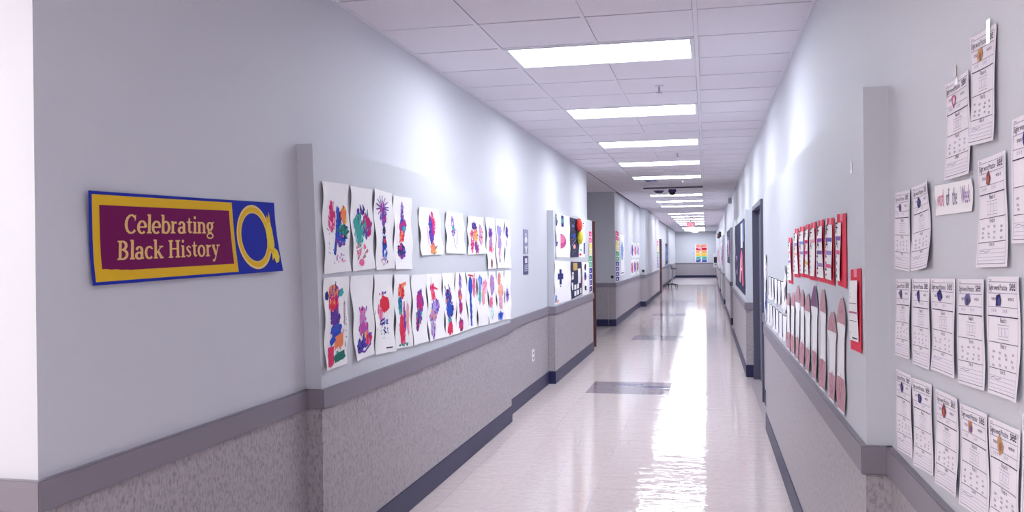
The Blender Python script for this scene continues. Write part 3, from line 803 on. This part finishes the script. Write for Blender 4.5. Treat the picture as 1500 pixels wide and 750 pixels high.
s = Sheet('display_sheet', 'L', UB, [(10.40, 1.470), (11.68, 1.445), (11.68, 0.935), (10.40, 0.941)], 'paper', 'wide white sheet with a dark cross shaped figure', 'poster', G2, wave=.006, gap=.003)
s.ink('print', rect(.3, .44, .44, .8, NAV) + rect(.2, .54, .56, .7, NAV) + rect(.27, .46, .58, .66, rgb(170, 70, 110)) + rect(.34, .4, .38, .42, BLK) + solid(.1, .12, .08, .1, LBL, 8, .3) + solid(.16, .06, .1, .04, PEA) + rect(.02, .12, .1, .12, RED), step=.00004)
s = Sheet('display_sheet', 'L', UB, [(11.72, 1.441), (12.72, 1.428), (12.73, 0.965), (11.72, 0.935)], 'navypaper', 'navy sheet cut like a building with white windows and a gold square', 'poster', G2, wave=.005, gap=.004)
s.ink('print', rect(.22, .62, .76, .97, rgb(206, 168, 96)) + rect(.28, .56, .8, .92, rgb(226, 196, 130)) + rect(.08, .26, .52, .72, WHT) + rect(.68, .9, .36, .8, WHT) + rect(.3, .5, .22, .36, WHT) + rect(.56, .74, .22, .36, WHT) + rect(.3, .5, .04, .18, WHT) + rect(.56, .74, .04, .18, WHT) + rect(.06, .2, .24, .44, WHT) + rect(.86, .98, .04, .2, WHT), step=.00002)
s = Sheet('display_sheet', 'L', UB, [(12.78, 1.424), (13.56, 1.415), (13.56, 0.925), (12.78, 0.942)], 'paper', 'white sheet with a column of black shapes beside the rainbow strip', 'poster', G2, wave=.006, gap=.003)
s.ink('print', solid(.5, .86, .14, .12, BLK, 9, .3) + solid(.5, .56, .16, .12, NAV, 9, .3) + solid(.52, .2, .15, .08, BLK, 9, .3) + solid(.12, .4, .08, .2, LPK, 9, .2))

RAINBOW = [rgb(232, 40, 110), rgb(240, 90, 140), rgb(250, 226, 110), rgb(250, 236, 150), rgb(60, 176, 110), rgb(90, 190, 140), rgb(52, 62, 160), rgb(84, 84, 180), rgb(110, 80, 176), rgb(80, 50, 140)]
def rainbow(side, plane, quad, label, n=10, cols=RAINBOW):
    s = Sheet('rainbow_chart', side, plane, quad, 'paper', label, 'chart', 'rainbow number charts', wave=.002, gap=.003, ny=20)
    for i in range(n):
        t1 = 1 - i / n; t0 = 1 - (i + 1) / n
        p = rect(.06, .94, t0 + .008, t1 - .008, cols[i % len(cols)], 2, 2) + [([(a + random.uniform(-.04, .04), t0 + (t1 - t0) * (b_ + random.uniform(-.05, .05))) for a, b_ in ((.3, .3), (.5, .25), (.6, .5), (.45, .7))], WHT)]
        s.ink('colour_band', p, step=.0001)
    return s
rainbow('L', UB, [(13.64, 1.90), (13.98, 1.90), (13.95, .95), (13.60, .95)], 'tall rainbow chart from pink to purple beside the space display')
rainbow('L', -1.90, [(18.92, 2.05), (19.70, 2.02), (19.68, .94), (18.90, .94)], 'tall rainbow chart on the wall edge past the side passage')
rainbow('L', -1.74, [(32.2, 2.0), (33.0, 2.0), (33.0, 1.0), (32.2, 1.0)], 'narrow rainbow chart beside the protruding brown door')
s = rainbow('F', VF, [(-.68, 2.05), (.05, 2.05), (.05, .95), (-.68, .95)], 'large rainbow poster on the end wall of the corridor', 6,
            [rgb(246, 150, 130), rgb(226, 36, 70), rgb(248, 178, 90), rgb(250, 210, 80), rgb(90, 196, 170), rgb(36, 66, 176)])
s.ink('print', rect(.46, .54, .0, .3, WHT) + [([(.4, .86), (.6, .9), (.62, .94), (.42, .9)], BLK)] + rect(.2, .44, .76, .79, WHT) + rect(.1, .3, .1, .14, LBL) + rect(.6, .9, .1, .14, LBL), lift=.004)
for z, wh in ((1.78, 'topmost'), (1.48, 'second from top'), (1.28, 'third from top'), (1.12, 'lowest')):
    s = Sheet('number_card', 'F', VF, [(-.86, z + .03), (-.76, z + .03), (-.76, z - .03), (-.86, z - .03)], 'paper', 'tiny dark card beside the large rainbow poster, %s of four' % wh, 'card', 'cards beside the end wall poster', wave=0, nx=2, ny=2)
    s.ink('print', rect(.1, .9, .2, .8, PUR))

# papers beyond the side passage
s = Sheet('student_work', 'L', -1.90, lp(19.95, 20.95, 1.05, 1.97), 'paper', 'pale student sheet next to the rainbow chart past the passage', 'paper', wave=.004)
s.ink('print', blob(.5, .6, .3, .25, [LBL, rgb(200, 220, 230)], 30) + hline(.1, .9, .05, .02, NAV))
for k, (v, z, c, lb) in enumerate([(22.9, 1.42, [PUR, LAV], 'purple splashed student painting in the upper row past the passage'), (23.9, 1.42, [PINK, RED], 'pink splashed student painting in the upper row past the passage'), (24.9, 1.42, [LAV, PINK], 'lilac and pink student painting in the upper row past the passage'),
                              (22.8, .97, [MAG, BRN], 'magenta splashed student painting in the lower row past the passage'), (23.7, .97, [PUR, MAG], 'purple and magenta student painting in the lower row past the passage'), (24.7, .97, [BRN, MAG], 'brown and magenta student painting in the lower row past the passage')]):
    s = Sheet('student_painting', 'L', -1.90, lp(v, v + .8, z, z + .41), 'paper', lb, 'painting', 'paintings past the side passage', wave=.005)
    s.ink('paint', blob(.5, .5, .3, .35, c, 36, size=.08))

# ------------------------------------------------------------------ small wall plates on the left wall
t = empty('restroom_sign', (UL + .004, 9.11, 1.55), 'narrow blue grey sign with white restroom figures above a dark plaque', 'sign')
bx('plate', mat('sign_blue_grey', rgb(140, 142, 178), .4, .4), (UL, UL + .006, 9.00, 9.24, 1.552, 1.806), t)
fig = bmesh.new()
for dz, flip in ((1.70, 1), (1.60, -1)):
    cyl(fig, (UL + .006, 9.12, dz + .052 * flip), (UL + .009, 9.12, dz + .052 * flip), .02)
    pts = [(-.03, -.035), (.03, -.035), (.05, .0), (.022, .03), (-.022, .03), (-.05, .0)] if flip > 0 else [(-.06, .03), (.06, .03), (.03, 0), (.02, -.04), (-.02, -.04), (-.03, 0)]
    A = [fig.verts.new((UL + .009, 9.12 + p * 1.3, dz + q)) for p, q in pts]; B = [fig.verts.new((UL + .006, 9.12 + p * 1.3, dz + q)) for p, q in pts]
    fig.faces.new(A); fig.faces.new(B[::-1])
    for i in range(6): fig.faces.new((A[i], B[i], B[(i + 1) % 6], A[(i + 1) % 6]))
obj('white_figures', fig, 'plastic_w', t)
t = empty('room_plaque', (UL + .004, 9.11, 1.33), 'dark navy plaque with a white symbol below the figure sign', 'sign')
bx('plate', mat('sign_navy', rgb(66, 66, 120), .4, .4), (UL, UL + .006, 8.99, 9.235, 1.335, 1.528), t)
lt = bmesh.new()
box(lt, UL + .006, UL + .008, 9.06, 9.17, 1.455, 1.505)
for i in range(4): box(lt, UL + .006, UL + .0075, 9.03, 9.20 - .02 * (i % 2), 1.43 - i * .02, 1.437 - i * .02)
obj('white_marks', lt, 'plastic_w', t)
t = empty('wall_outlet', (UL, 9.42, .39), 'white electrical outlet on the wainscot between the two boards', 'outlet')
bx('cover_plate', 'plastic_w', (UL + .004, UL + .012, 9.36, 9.49, .385, .515), t, bevel=.002)
for z in (.42, .475): bx('socket', 'frame_grey', (UL + .0115, UL + .0135, 9.41, 9.44, z - .012, z + .012), t)
k = bmesh.new(); cyl(k, (-1.96, 18.846, 1.05), (-1.96, 18.79, 1.05), .028, .032)
tag(obj('door_stop', k, 'black'), 'small black round knob on the grey end wall of the passage', 'door stop')
k = bmesh.new(); cyl(k, (-1.80, 25.95, 1.03), (-1.80, 25.88, 1.03), .035, .04)
tag(obj('door_stop', k, 'black'), 'small black round knob on the narrow grey column face', 'door stop')

# ------------------------------------------------------------------ flat text
FONT = {}
def text_mesh(txt):
    if txt in FONT: return FONT[txt]
    cu = bpy.data.curves.new('t', 'FONT'); cu.body = txt; cu.size = 1; cu.resolution_u = 2
    ob = bpy.data.objects.new('t', cu); COL.objects.link(ob)
    bpy.context.view_layer.update()
    dg = bpy.context.evaluated_depsgraph_get()
    me = bpy.data.meshes.new_from_object(ob.evaluated_get(dg))
    P = [(v.co.x, v.co.y) for v in me.vertices]; F = [tuple(p.vertices) for p in me.polygons]
    bpy.data.objects.remove(ob); bpy.data.curves.remove(cu); bpy.data.meshes.remove(me)
    x0 = min(p[0] for p in P); x1 = max(p[0] for p in P)
    FONT[txt] = (P, F, x0, x1)
    return FONT[txt]
def text(s, txt, a, t, size, colr, align='L', width=None):
    """size in metres (letter height about .7 of it)"""
    P, F, x0, x1 = text_mesh(txt)
    kx = size / s.w
    if width: kx = width / (x1 - x0)
    sh = {'L': -x0, 'C': -(x0 + x1) / 2, 'R': -x1}[align]
    return [([(a + (P[i][0] + sh) * kx, t + P[i][1] * size / s.h) for i in f], colr) for f in F]

# ------------------------------------------------------------------ worksheets on the near right wall
INK, GREY, PALE = rgb(52, 46, 84), rgb(120, 112, 150), rgb(176, 168, 200)
def worksheet(quad, label, pic, wave=.003, curl=.006, tape=False, group='sight word worksheets'):
    s = Sheet('worksheet', 'R', UR, quad, 'paper2', label, 'worksheet', group, wave=wave * .5, freq=.9, curl=curl * .6, gap=.003, nx=6, ny=16)
    p = hline(.05, .95, .955, .004, GREY) + vline(.05, .03, .955, .006, PALE, 12) + vline(.95, .03, .955, .006, PALE, 12)
    p += text(s, 'Name', .06, .965, .006, GREY)
    p += text(s, 'Sight word Practice', .06, .885, .017, INK, width=.56) + text(s, 'see', .70, .885, .030, INK, width=.20)
    p += hline(.05, .95, .860, .004, GREY)
    p += text(s, 'trace it', .14, .80, .012, INK) + text(s, 'write it', .64, .80, .012, INK)
    p += hline(.05, .95, .745, .004, GREY) + text(s, 's e e', .14, .70, .014, PALE) + text(s, 's e e', .48, .70, .014, PALE)
    p += hline(.04, .96, .665, .009, INK)
    p += text(s, 'Read it', .5, .615, .013, INK, 'C') + hline(.32, .68, .595, .003, GREY, 2)
    for q in range(3):
        a0 = .34 + q * .11
        p += hline(a0, a0 + .09, .57, .003, PALE, 1) + hline(a0, a0 + .09, .50, .003, PALE, 1) + vline(a0, .5, .57, .005, PALE, 1) + vline(a0 + .09, .5, .57, .005, PALE, 1)
    p += hline(.32, .68, .475, .003, GREY, 2) + hline(.05, .95, .445, .005, INK)
    p += text(s, 'Find it', .5, .40, .013, INK, 'C')
    for r_ in range(3):
        for c_ in range(4):
            p += text(s, random.choice(['see', 'sea', 'the', 'saw', 'me']), .14 + c_ * .21 + random.uniform(-.02, .02), .35 - r_ * .05 + random.uniform(-.012, .012), .010, GREY)
    p += hline(.05, .95, .225, .005, INK) + text(s, 'Use it', .5, .19, .013, INK, 'C')
    for y in (.16, .125, .09, .06): p += hline(.06, .94, y, .003, PALE)
    p += stroke([(.1, .14), (.2, .15), (.3, .135), (.45, .15)], .003, PALE, 1) + hline(.04, .96, .03, .005, GREY)
    s.ink('print', p)
    if pic:
        c1, c2 = pic
        n = random.randint(5, 7)
        s.ink('picture', [([(.36 + random.uniform(.5, 1.3) * .11 * math.cos(2 * PI * i / n), .80 + random.uniform(.6, 1.5) * .065 * math.sin(2 * PI * i / n)) for i in range(n)], c1),
                          ([(.38 + .05 * math.cos(2 * PI * i / 6), .79 + .04 * math.sin(2 * PI * i / 6)) for i in range(6)], c2)], lift=.0022, step=.0003)
    if tape:
        s.ink('tape', rect(.42, .56, .93, 1.0, WHT), m='tape', lift=.0022)
    return s
DB, GB, BRW, TAN = (rgb(54, 50, 116), rgb(88, 84, 150)), (rgb(116, 112, 156), rgb(84, 80, 130)), (rgb(146, 70, 84), rgb(190, 110, 90)), (rgb(208, 160, 110), rgb(170, 120, 110))
RS = (rgb(214, 96, 150), rgb(240, 220, 235))
worksheet([(2.309, 1.939), (2.114, 1.937), (2.101, 1.709), (2.296, 1.709)], 'worksheet with a pink picture hung beside the topmost worksheet', RS, curl=.010, tape=True)
w2 = worksheet([(2.093, 2.001), (1.926, 1.992), (1.928, 1.760), (2.090, 1.767)], 'topmost worksheet held by a white glossy tape strip', TAN, wave=.004, curl=.014)
w2.ink('tape', rect(.66, .80, .86, 1.07, WHT, 1, 4), m='tape_w', lift=.003)
worksheet([(1.835, 1.786), (1.640, 1.792), (1.640, 1.553), (1.838, 1.554)], 'worksheet hung just beyond the one with the brown picture, higher than it', DB)
worksheet([(2.051, 1.731), (1.875, 1.734), (1.858, 1.510), (2.048, 1.505)], 'worksheet with a brown picture beside the Word of the Week strip', BRW, curl=.010)
worksheet([(2.909, 1.719), (2.701, 1.715), (2.703, 1.482), (2.904, 1.488)], 'worksheet nearest the bump-out in the row level with the word strip', GB)
worksheet([(2.667, 1.718), (2.476, 1.724), (2.458, 1.500), (2.642, 1.485)], 'worksheet with lifted edge between the bump-out worksheet and the word strip', DB, wave=.008, curl=.012)
for i, (q, pc) in enumerate(zip([[(2.906, 1.455), (2.713, 1.462), (2.708, 1.232), (2.892, 1.225)], [(2.685, 1.463), (2.481, 1.469), (2.479, 1.232), (2.665, 1.226)], [(2.463, 1.470), (2.249, 1.475), (2.238, 1.243), (2.449, 1.238)],
                        [(2.220, 1.475), (2.021, 1.481), (2.010, 1.249), (2.204, 1.238)], [(1.995, 1.487), (1.803, 1.492), (1.805, 1.258), (1.985, 1.250)]], (GB, DB, DB, GB, DB))):
    worksheet(q, '%s worksheet from the bump-out in the middle row of five' % ('first', 'second', 'third', 'fourth', 'fifth')[i], pc, wave=.004, curl=.010)
for i, (q, pc) in enumerate(zip([[(2.921, 1.179), (2.715, 1.186), (2.690, .955), (2.884, .938)], [(2.698, 1.183), (2.475, 1.194), (2.455, .962), (2.660, .943)], [(2.434, 1.190), (2.229, 1.197), (2.230, .968), (2.420, .953)],
                        [(2.205, 1.191), (2.003, 1.201), (1.995, .975), (2.198, .962)], [(1.990, 1.198), (1.814, 1.205), (1.813, .975), (1.988, .965)]], (DB, DB, BRW, (rgb(214, 140, 90), rgb(120, 110, 160)), TAN))):
    worksheet(q, '%s worksheet from the bump-out in the lowest row above the chair rail' % ('first', 'second', 'third', 'fourth', 'fifth')[i], pc, wave=.004, curl=.008)
worksheet([(1.800, 1.240), (1.590, 1.246), (1.590, 1.012), (1.800, 1.006)], 'worksheet next past the lowest row of five, hung slightly higher', DB)
s = Sheet('word_strip', 'R', UR, [(2.415, 1.705), (2.095, 1.697), (2.095, 1.627), (2.407, 1.629)], 'paper', 'white strip with coloured handwritten words Word of the Week', 'strip', wave=.002, gap=.003, nx=10, ny=3)
p = []
for txt, a, c, wd in (('Word', .05, rgb(220, 110, 150), .18), ('of', .31, rgb(110, 110, 150), .09), ('the', .48, rgb(150, 140, 176), .13), ('Week', .71, rgb(170, 130, 190), .24)):
    p += text(s, txt, a, .28, .060, c, width=wd)
s.ink('lettering', p)
for zz in (.85, .2): pass
# loose tape marks on the painted wall above
s = Sheet('tape_strip', 'R', URB, [(3.27, 1.852), (3.245, 1.852), (3.245, 1.812), (3.27, 1.812)], 'tape_w', 'small white tape strip alone on the board above the red sheets', 'tape', wave=0, nx=2, ny=3)
s = Sheet('tape_strip', 'R', UR, [(2.245, 1.972), (2.225, 1.972), (2.225, 1.945), (2.245, 1.945)], 'tape_w', 'short tape strip above the worksheet with a pink picture', 'tape', wave=0, nx=2, ny=3)

# ------------------------------------------------------------------ red backed sheets on the long right board
SQ = [[(5.647, 1.627), (5.453, 1.626), (5.425, 1.353), (5.700, 1.351)], [(5.260, 1.673), (5.056, 1.669), (5.020, 1.401), (5.310, 1.398)],
      [(4.969, 1.676), (4.761, 1.672), (4.725, 1.410), (4.975, 1.409)], [(4.700, 1.678), (4.522, 1.677), (4.530, 1.409), (4.710, 1.411)],
      [(4.448, 1.678), (4.260, 1.680), (4.250, 1.408), (4.515, 1.406)], [(4.184, 1.681), (3.985, 1.679), (3.945, 1.409), (4.215, 1.408)],
      [(3.887, 1.680), (3.686, 1.675), (3.680, 1.406), (3.920, 1.409)], [(3.590, 1.684), (3.373, 1.679), (3.376, 1.407), (3.605, 1.413)]]
SB = [[LPK, LAV], [LAV, PEA], [LBL, LAV], [MAG, rgb(210, 50, 160), YEL], [LPK], [rgb(150, 90, 190), rgb(140, 110, 180), LAV], [rgb(130, 110, 200), LAV, PINK], [rgb(150, 100, 190), PINK]]
LBS = ['red backed letter sheet set a little lower than its row', 'second red backed letter sheet counted from the lower one', 'third red backed letter sheet with pale blue bars',
       'red backed letter sheet with magenta and yellow bars', 'red backed letter sheet with an empty white strip', 'red backed letter sheet with three purple bars', 'red backed letter sheet with violet bars next to the bare red one', 'red backed sheet with much bare red at the end of the row']
def acrostic(q, lb, bars, i, shift=0.0, letters=True):
    s = Sheet('red_backed_sheet', 'R', URB, q, 'redpaper', lb, 'paper', 'red backed letter sheets', wave=.001, freq=.6, gap=.003)
    tl, tr, br, bl = q
    def mix(a, t):
        y = (1 - t) * ((1 - a) * bl[0] + a * br[0]) + t * ((1 - a) * tl[0] + a * tr[0]); z = (1 - t) * ((1 - a) * bl[1] + a * br[1]) + t * ((1 - a) * tl[1] + a * tr[1]); return (y, z)
    a0, a1, t0, t1 = shift
    ws = Sheet('white_strip', 'R', URB, [mix(a0, t1), mix(a1, t1), mix(a1 - .05, t0), mix(a0, t0)], 'paper', parent=s.o, wave=.0022, freq=.7, gap=.008)
    p = []
    if letters:
        p += text(ws, 'F', .06, .82, .060, BLK, width=.3) + text(ws, 'A', .06, .57, .060, BLK, width=.3)
        for y in (.42, .30, .18, .08): p += solid(.14, y, .06, .03, BLK, 6, .4)
        p += dots(.05, .3, .04, .98, 14, BLK, .01)
    else:
        p += dots(.05, .16, .1, .9, 8, BLK, .01) + hline(.05, .9, .62, .008, INK) + hline(.05, .9, .33, .008, INK) + hline(.05, .95, .47, .03, rgb(190, 110, 140)) + hline(.3, .9, .05, .02, BLK)
    for k_, c in enumerate(bars):
        y = .73 - .24 * k_
        p += rect(.08 if letters else .2, .97, y - .035, y + .035, c, 4, 1)
    ws.ink('print', p, step=.000005)
    s.ink('tape', rect(.35, .65, .9, 1.0, rgb(250, 150, 170)), lift=.0018)
    return s
for i, q in enumerate(SQ):
    acrostic(q, LBS[i], SB[i], i, (.02, .90 if i < 7 else .55, .07, .90 if i < 7 else .88))
acrostic([(3.282, 1.478), (3.076, 1.486), (3.068, 1.208), (3.290, 1.200)], 'single red backed list sheet hung apart near the board end', [], 9, (.06, .88, .12, .86), letters=False)

# tall paper strips with brown painted ends
PB = [rgb(206, 158, 170), rgb(186, 132, 150), rgb(220, 178, 186)]
def limb_prof(t):
    if t > .88: return .16 + .62 * ((1 - t) / .12) ** .8
    if t > .68: return .78 + .16 * math.sin(PI * (.88 - t) / .20)
    if t > .32: return .66
    return .70 + .20 * math.sin(PI * t / .34)
TX = [5.69, 5.40, 5.12, 4.88, 4.62, 4.33, 4.03, 3.74, 3.49]
TT = [1.294, 1.31, 1.358, 1.345, 1.335, 1.388, 1.381, 1.304, 1.371]
TLB = ['first', 'second', 'third', 'fourth', 'fifth', 'darkest topped', 'seventh', 'shorter', 'last']
TXT = ['painted end paper strip first after the lined sheets', 'painted end paper strip second after the lined sheets', 'painted end paper strip with a tall tip, third after the lined sheets', 'painted end paper strip fourth after the lined sheets',
       'painted end paper strip just before the mauve tipped one', 'paper strip with a dark mauve painted tip', 'painted end paper strip just after the mauve tipped one', 'shorter painted end paper strip with a lower tip', 'wide painted end paper strip at the end of its row']
for i, (v, zt) in enumerate(zip(TX, TT)):
    hw = .125
    s = Sheet('painted_strip', 'R', URB, [(v + hw, zt), (v - hw, zt), (v - hw + .04, .942), (v + hw + .01, .936)], 'paper', TXT[i], 'paper', 'painted paper strips', wave=.0035, freq=.8, curl=.004, gap=.004, prof=limb_prof, ny=26)
    cols = PB if i != 5 else [rgb(132, 96, 132), rgb(116, 84, 120)]
    def area(t0, t1, n, cs):
        out = []
        for j in range(n):
            ta, tb = t0 + (t1 - t0) * j / n, t0 + (t1 - t0) * (j + 1) / n
            wa, wb = limb_prof(ta) * .49, limb_prof(tb) * .49
            for q_ in range(4):
                f0, f1 = -1 + q_ * .5, -.5 + q_ * .5
                out.append(([(.5 + f0 * wa, ta), (.5 + f1 * wa, ta), (.5 + f1 * wb, tb), (.5 + f0 * wb, tb)], jit(cs[0], .04)))
        return out
    s.ink('painted_top', area(.77, .99, 12, cols))
    s.ink('painted_end', area(.02, .30, 10, PB))
    s.ink('paint_marks', blob(.5, .2, .2, .12, [rgb(176, 112, 132), rgb(216, 168, 178)], 14, size=.04) + blob(.5, .84, .16, .05, cols, 12, size=.03), lift=.002)

# lined sheets with black edges and painted gap shade
for r_, (z0, z1, vs) in enumerate(((1.165, 1.348, [7.50, 7.19, 6.88, 6.57, 6.26]), (.950, 1.130, [7.70, 7.39, 7.08, 6.77, 6.46, 6.15]))):
    for i, v in enumerate(vs):
        nth = ('first', 'second', 'third', 'fourth', 'fifth', 'sixth')[i]
        s = Sheet('lined_sheet', 'R', URB, [(v, z1), (v - .29, z1 + .004), (v - .28, z0 - .004 + .03 * (i % 2)), (v - .01, z0)], 'paper',
                  'white sheet with a black top line and painted gap shade at its side, %s from the door in the %s row' % (nth, ('upper', 'lower')[r_]), 'paper', 'black edged sheets', wave=.003, freq=.5, gap=.003)
        s.ink('print', hline(0, 1, .975, .03, BLK) + vline(.05, .15, .98, .10, NAV) + vline(.8, .3, .9, .02, PALE))  # top line is print; dark side line paints the shadowed gap between sheets
s = Sheet('lined_sheet', 'R', URB, [(5.955, 1.45), (5.845, 1.455), (5.845, 1.15), (5.955, 1.15)], 'paper', 'tall white sheet with one long black edge below the red sheets', 'paper', 'black edged sheets', wave=.008)
s.ink('print', vline(.5, .1, .9, .12, BLK))
s = Sheet('lined_sheet', 'R', URB, [(7.96, 1.52), (7.73, 1.52), (7.73, .95), (7.96, .95)], 'paper', 'narrow sheet with navy drawing at the board end by the door', 'paper', wave=.006)
s.ink('print', blob(.5, .3, .3, .3, [NAV, PUR, BLU], 40) + blob(.5, .8, .2, .12, [NAV, LAV], 16))

# navy posters further along the right wall
s = Sheet('navy_poster', 'R', .470, [(15.2, 1.97), (11.5, 1.97), (11.5, 1.0), (15.2, 1.0)], 'navypaper', 'large navy poster with a pink ribbon figure between two doors', 'poster', wave=.004, gap=.003)
s.ink('picture', rect(.66, .86, .62, .96, rgb(222, 222, 236)) + rect(.7, .82, .66, .9, LPK) + rect(.9, .98, .7, .98, LBL) + solid(.72, .5, .1, .08, PINK, 12, .2) + stroke([(.68, .48), (.55, .12)], .04, PEA) + stroke([(.76, .48), (.86, .1)], .04, PINK) + stroke([(.6, .3), (.84, .34)], .02, WHT) + solid(.2, .8, .08, .08, rgb(64, 60, 90)) + rect(.14, .26, .2, .5, LAV), step=.00005)
s = Sheet('navy_poster', 'R', .490, [(22.0, 2.04), (19.6, 2.04), (19.6, 1.30), (22.0, 1.30)], 'navypaper', 'smaller dark poster just past the second grey door', 'poster', wave=.004, gap=.003)
s.ink('picture', rect(.2, .5, .3, .8, LAV) + rect(.6, .85, .2, .7, LPK) + dots(.1, .9, .1, .9, 20, WHT, .02))
for i, (v, c, lb) in enumerate(((28.0, [PINK, MAG], 'pink splashed paper on the third board after the smaller dark poster'), (30.2, [LAV, PUR], 'lilac splashed paper on the third board beside the pink one'), (36.5, [PINK, RED], 'rose splashed paper on the last board below the alarm strobes'), (39.0, [PUR, NAV], 'dark purple splashed paper on the last board below the alarm strobes'))):
    s = Sheet('student_work', 'R', .490, [(v + 1.2, 1.85), (v, 1.85), (v, 1.05), (v + 1.2, 1.05)], 'paper', lb, 'paper', wave=.004)
    s.ink('paint', blob(.5, .5, .4, .42, c, 60, size=.09))
s = Sheet('navy_poster', 'L', -1.90, lp(42.2, 44.6, 1.0, 2.0), 'navypaper', 'navy poster with pale shapes just past the rolling stand', 'poster', wave=.004)
s.ink('picture', blob(.5, .5, .35, .4, [LBL, LAV, WHT], 40, size=.07))
s = Sheet('student_work', 'L', -1.90, lp(35.2, 36.4, .95, 1.9), 'paper', 'pink splashed paper just past the second brown door', 'paper', wave=.004)
s.ink('paint', blob(.5, .5, .4, .42, [PINK, MAG], 60, size=.09))

# ------------------------------------------------------------------ ceiling fixtures
def sprinkler(u, v, lb):
    t = empty('sprinkler', (u, v, CH), lb, 'sprinkler', 'ceiling sprinklers')
    b1 = bmesh.new(); cyl(b1, (u, v, CH + .003), (u, v, CH - .006), .035, .03, 20); obj('escutcheon', b1, 'tee', t)
    b1 = bmesh.new(); cyl(b1, (u, v, CH - .004), (u, v, CH - .05), .008, .008, 10); cyl(b1, (u, v, CH - .05), (u, v, CH - .055), .024, .024, 16); obj('deflector', b1, 'metal', t)
sprinkler(-.35, 7.05, 'small sprinkler head on the ceiling between the first two lights')
sprinkler(-.36, 11.80, 'small sprinkler head on the ceiling between the third and fourth lights')
sprinkler(-.40, 16.05, 'small sprinkler head on the ceiling just beyond the fifth light')
def round_fixture(u, v, r, h, lb, m='navy_dome', grp=None):
    t = empty('ceiling_speaker', (u, v, CH), lb, 'speaker', grp)
    b1 = bmesh.new(); cyl(b1, (u, v, CH + .003), (u, v, CH - .012), r, r * .94, 28); obj('trim_ring', b1, 'frame_w', t)
    b1 = bmesh.new(); cyl(b1, (u, v, CH - .010), (u, v, CH - .010 - h), r * .85, r * .45, 28); obj('grille', b1, m, t)
round_fixture(-.95, 16.0, .17, .03, 'round dark ceiling speaker behind the fifth light')
round_fixture(-.96, 18.75, .14, .05, 'round dark ceiling disc beside the dome camera')
b1 = bmesh.new(); cyl(b1, (-.98, 17.3, CH + .003), (-.98, 17.3, CH - .02), .2, .17, 28)
tag(obj('air_diffuser', b1, 'frame_w'), 'round white air diffuser on the ceiling before the dark track', 'vent')
t = empty('dome_camera', (-.68, 18.6, CH), 'dark domed security camera hanging from the ceiling', 'camera')
b1 = bmesh.new(); cyl(b1, (-.68, 18.6, CH + .003), (-.68, 18.6, CH - .05), .075, .085, 24); obj('housing', b1, 'navy_dome', t)
b1 = bmesh.new(); bmesh.ops.create_uvsphere(b1, u_segments=20, v_segments=10, radius=.065); bmesh.ops.translate(b1, verts=b1.verts, vec=(-.68, 18.6, CH - .06)); obj('dome', b1, 'black', t, smooth=True)
def exit_sign(u, v, lb):
    t = empty('exit_sign', (u, v, CH - .3), lb, 'exit sign')
    bx('housing', 'plastic_w', (u - .17, u + .17, v, v + .05, CH - .27, CH - .06), t, bevel=.004)
    bx('mount', 'plastic_w', (u - .03, u + .03, v + .01, v + .04, CH - .06, CH + .003), t)
    P, F, x0, x1 = text_mesh('EXIT')
    b1 = bmesh.new(); kk = .28 / (x1 - x0)
    vs = [b1.verts.new((u - .14 + (p[0] - x0) * kk, v - .002, CH - .235 + p[1] * .2)) for p in P]
    for f in F: b1.faces.new([vs[i] for i in f])
    obj('lettering', b1, 'red_emit', t)
exit_sign(-.62, 37.0, 'red lettered exit sign hanging among the row of ceiling lights')
exit_sign(-.58, 47.2, 'red lettered exit sign hanging closest to the end wall')
t = empty('wall_speaker', (UR, 20.9, 2.7), 'small grey box high on the right wall below the ceiling', 'speaker')
bx('body', 'grey', (UR - .07, UR, 20.8, 21.1, 2.66, 2.78), t, bevel=.006)
bx('grille', 'frame_grey', (UR - .075, UR - .069, 20.83, 21.07, 2.68, 2.76), t)
for v, lb in ((36.0, 'dark alarm strobe with a red lens by the rose paper'), (39.5, 'dark alarm strobe with a red lens by the dark purple paper')):
    t = empty('alarm_strobe', (UR, v, 2.2), lb, 'alarm')
    bx('body', 'black', (UR - .10, UR, v, v + .16, 2.15, 2.36), t, bevel=.006)
    bx('lens', 'red', (UR - .12, UR - .098, v + .03, v + .13, 2.17, 2.24), t, bevel=.004)
t = empty('wall_dispenser', (UR, 50.0, 1.1), 'white wall box with a black front close to the end wall', 'dispenser')
bx('body', 'plastic_w', (UR - .22, UR, 49.8, 50.3, .72, 1.5), t, bevel=.01)
bx('front', 'black', (UR - .19, UR - .03, 49.785, 49.80, .98, 1.3), t)
bx('spout', 'grey', (UR - .15, UR - .06, 49.74, 49.79, .86, .92), t)

# rolling stand against the far left wall
U0, V0 = -1.52, 41.0
t = empty('rolling_stand', (U0, V0, 0), 'grey rolling stand with two trays on a black wheeled base at the left wall', 'stand')
bx('upper_tray', 'grey', (-1.86, -1.42, V0 - .3, V0 + .3, .98, 1.05), t, bevel=.01)
bx('lower_tray', 'frame_grey', (-1.60, -1.34, V0 - .35, V0 + .2, .80, .86), t, bevel=.01)
b1 = bmesh.new(); cyl(b1, (-1.56, V0, .12), (-1.50, V0, .82), .035, .03); cyl(b1, (-1.50, V0, .82), (-1.62, V0, .99), .03, .03); obj('post', b1, 'grey', t)
for i in range(5):
    a = i * 2 * PI / 5 + .4
    ex, ey = -1.56 + .27 * math.cos(a), V0 + .27 * math.sin(a)
    b1 = bmesh.new(); cyl(b1, (-1.56, V0, .14), (ex, ey, .09), .03, .022, 10)
    lg = obj('leg', b1, 'black', t)
    b1 = bmesh.new(); cyl(b1, (ex - .015, ey, .04), (ex + .015, ey, .04), .04, .04, 14); cyl(b1, (ex, ey, .04), (ex, ey, .09), .01, .01, 8)
    obj('caster', b1, 'black', lg)
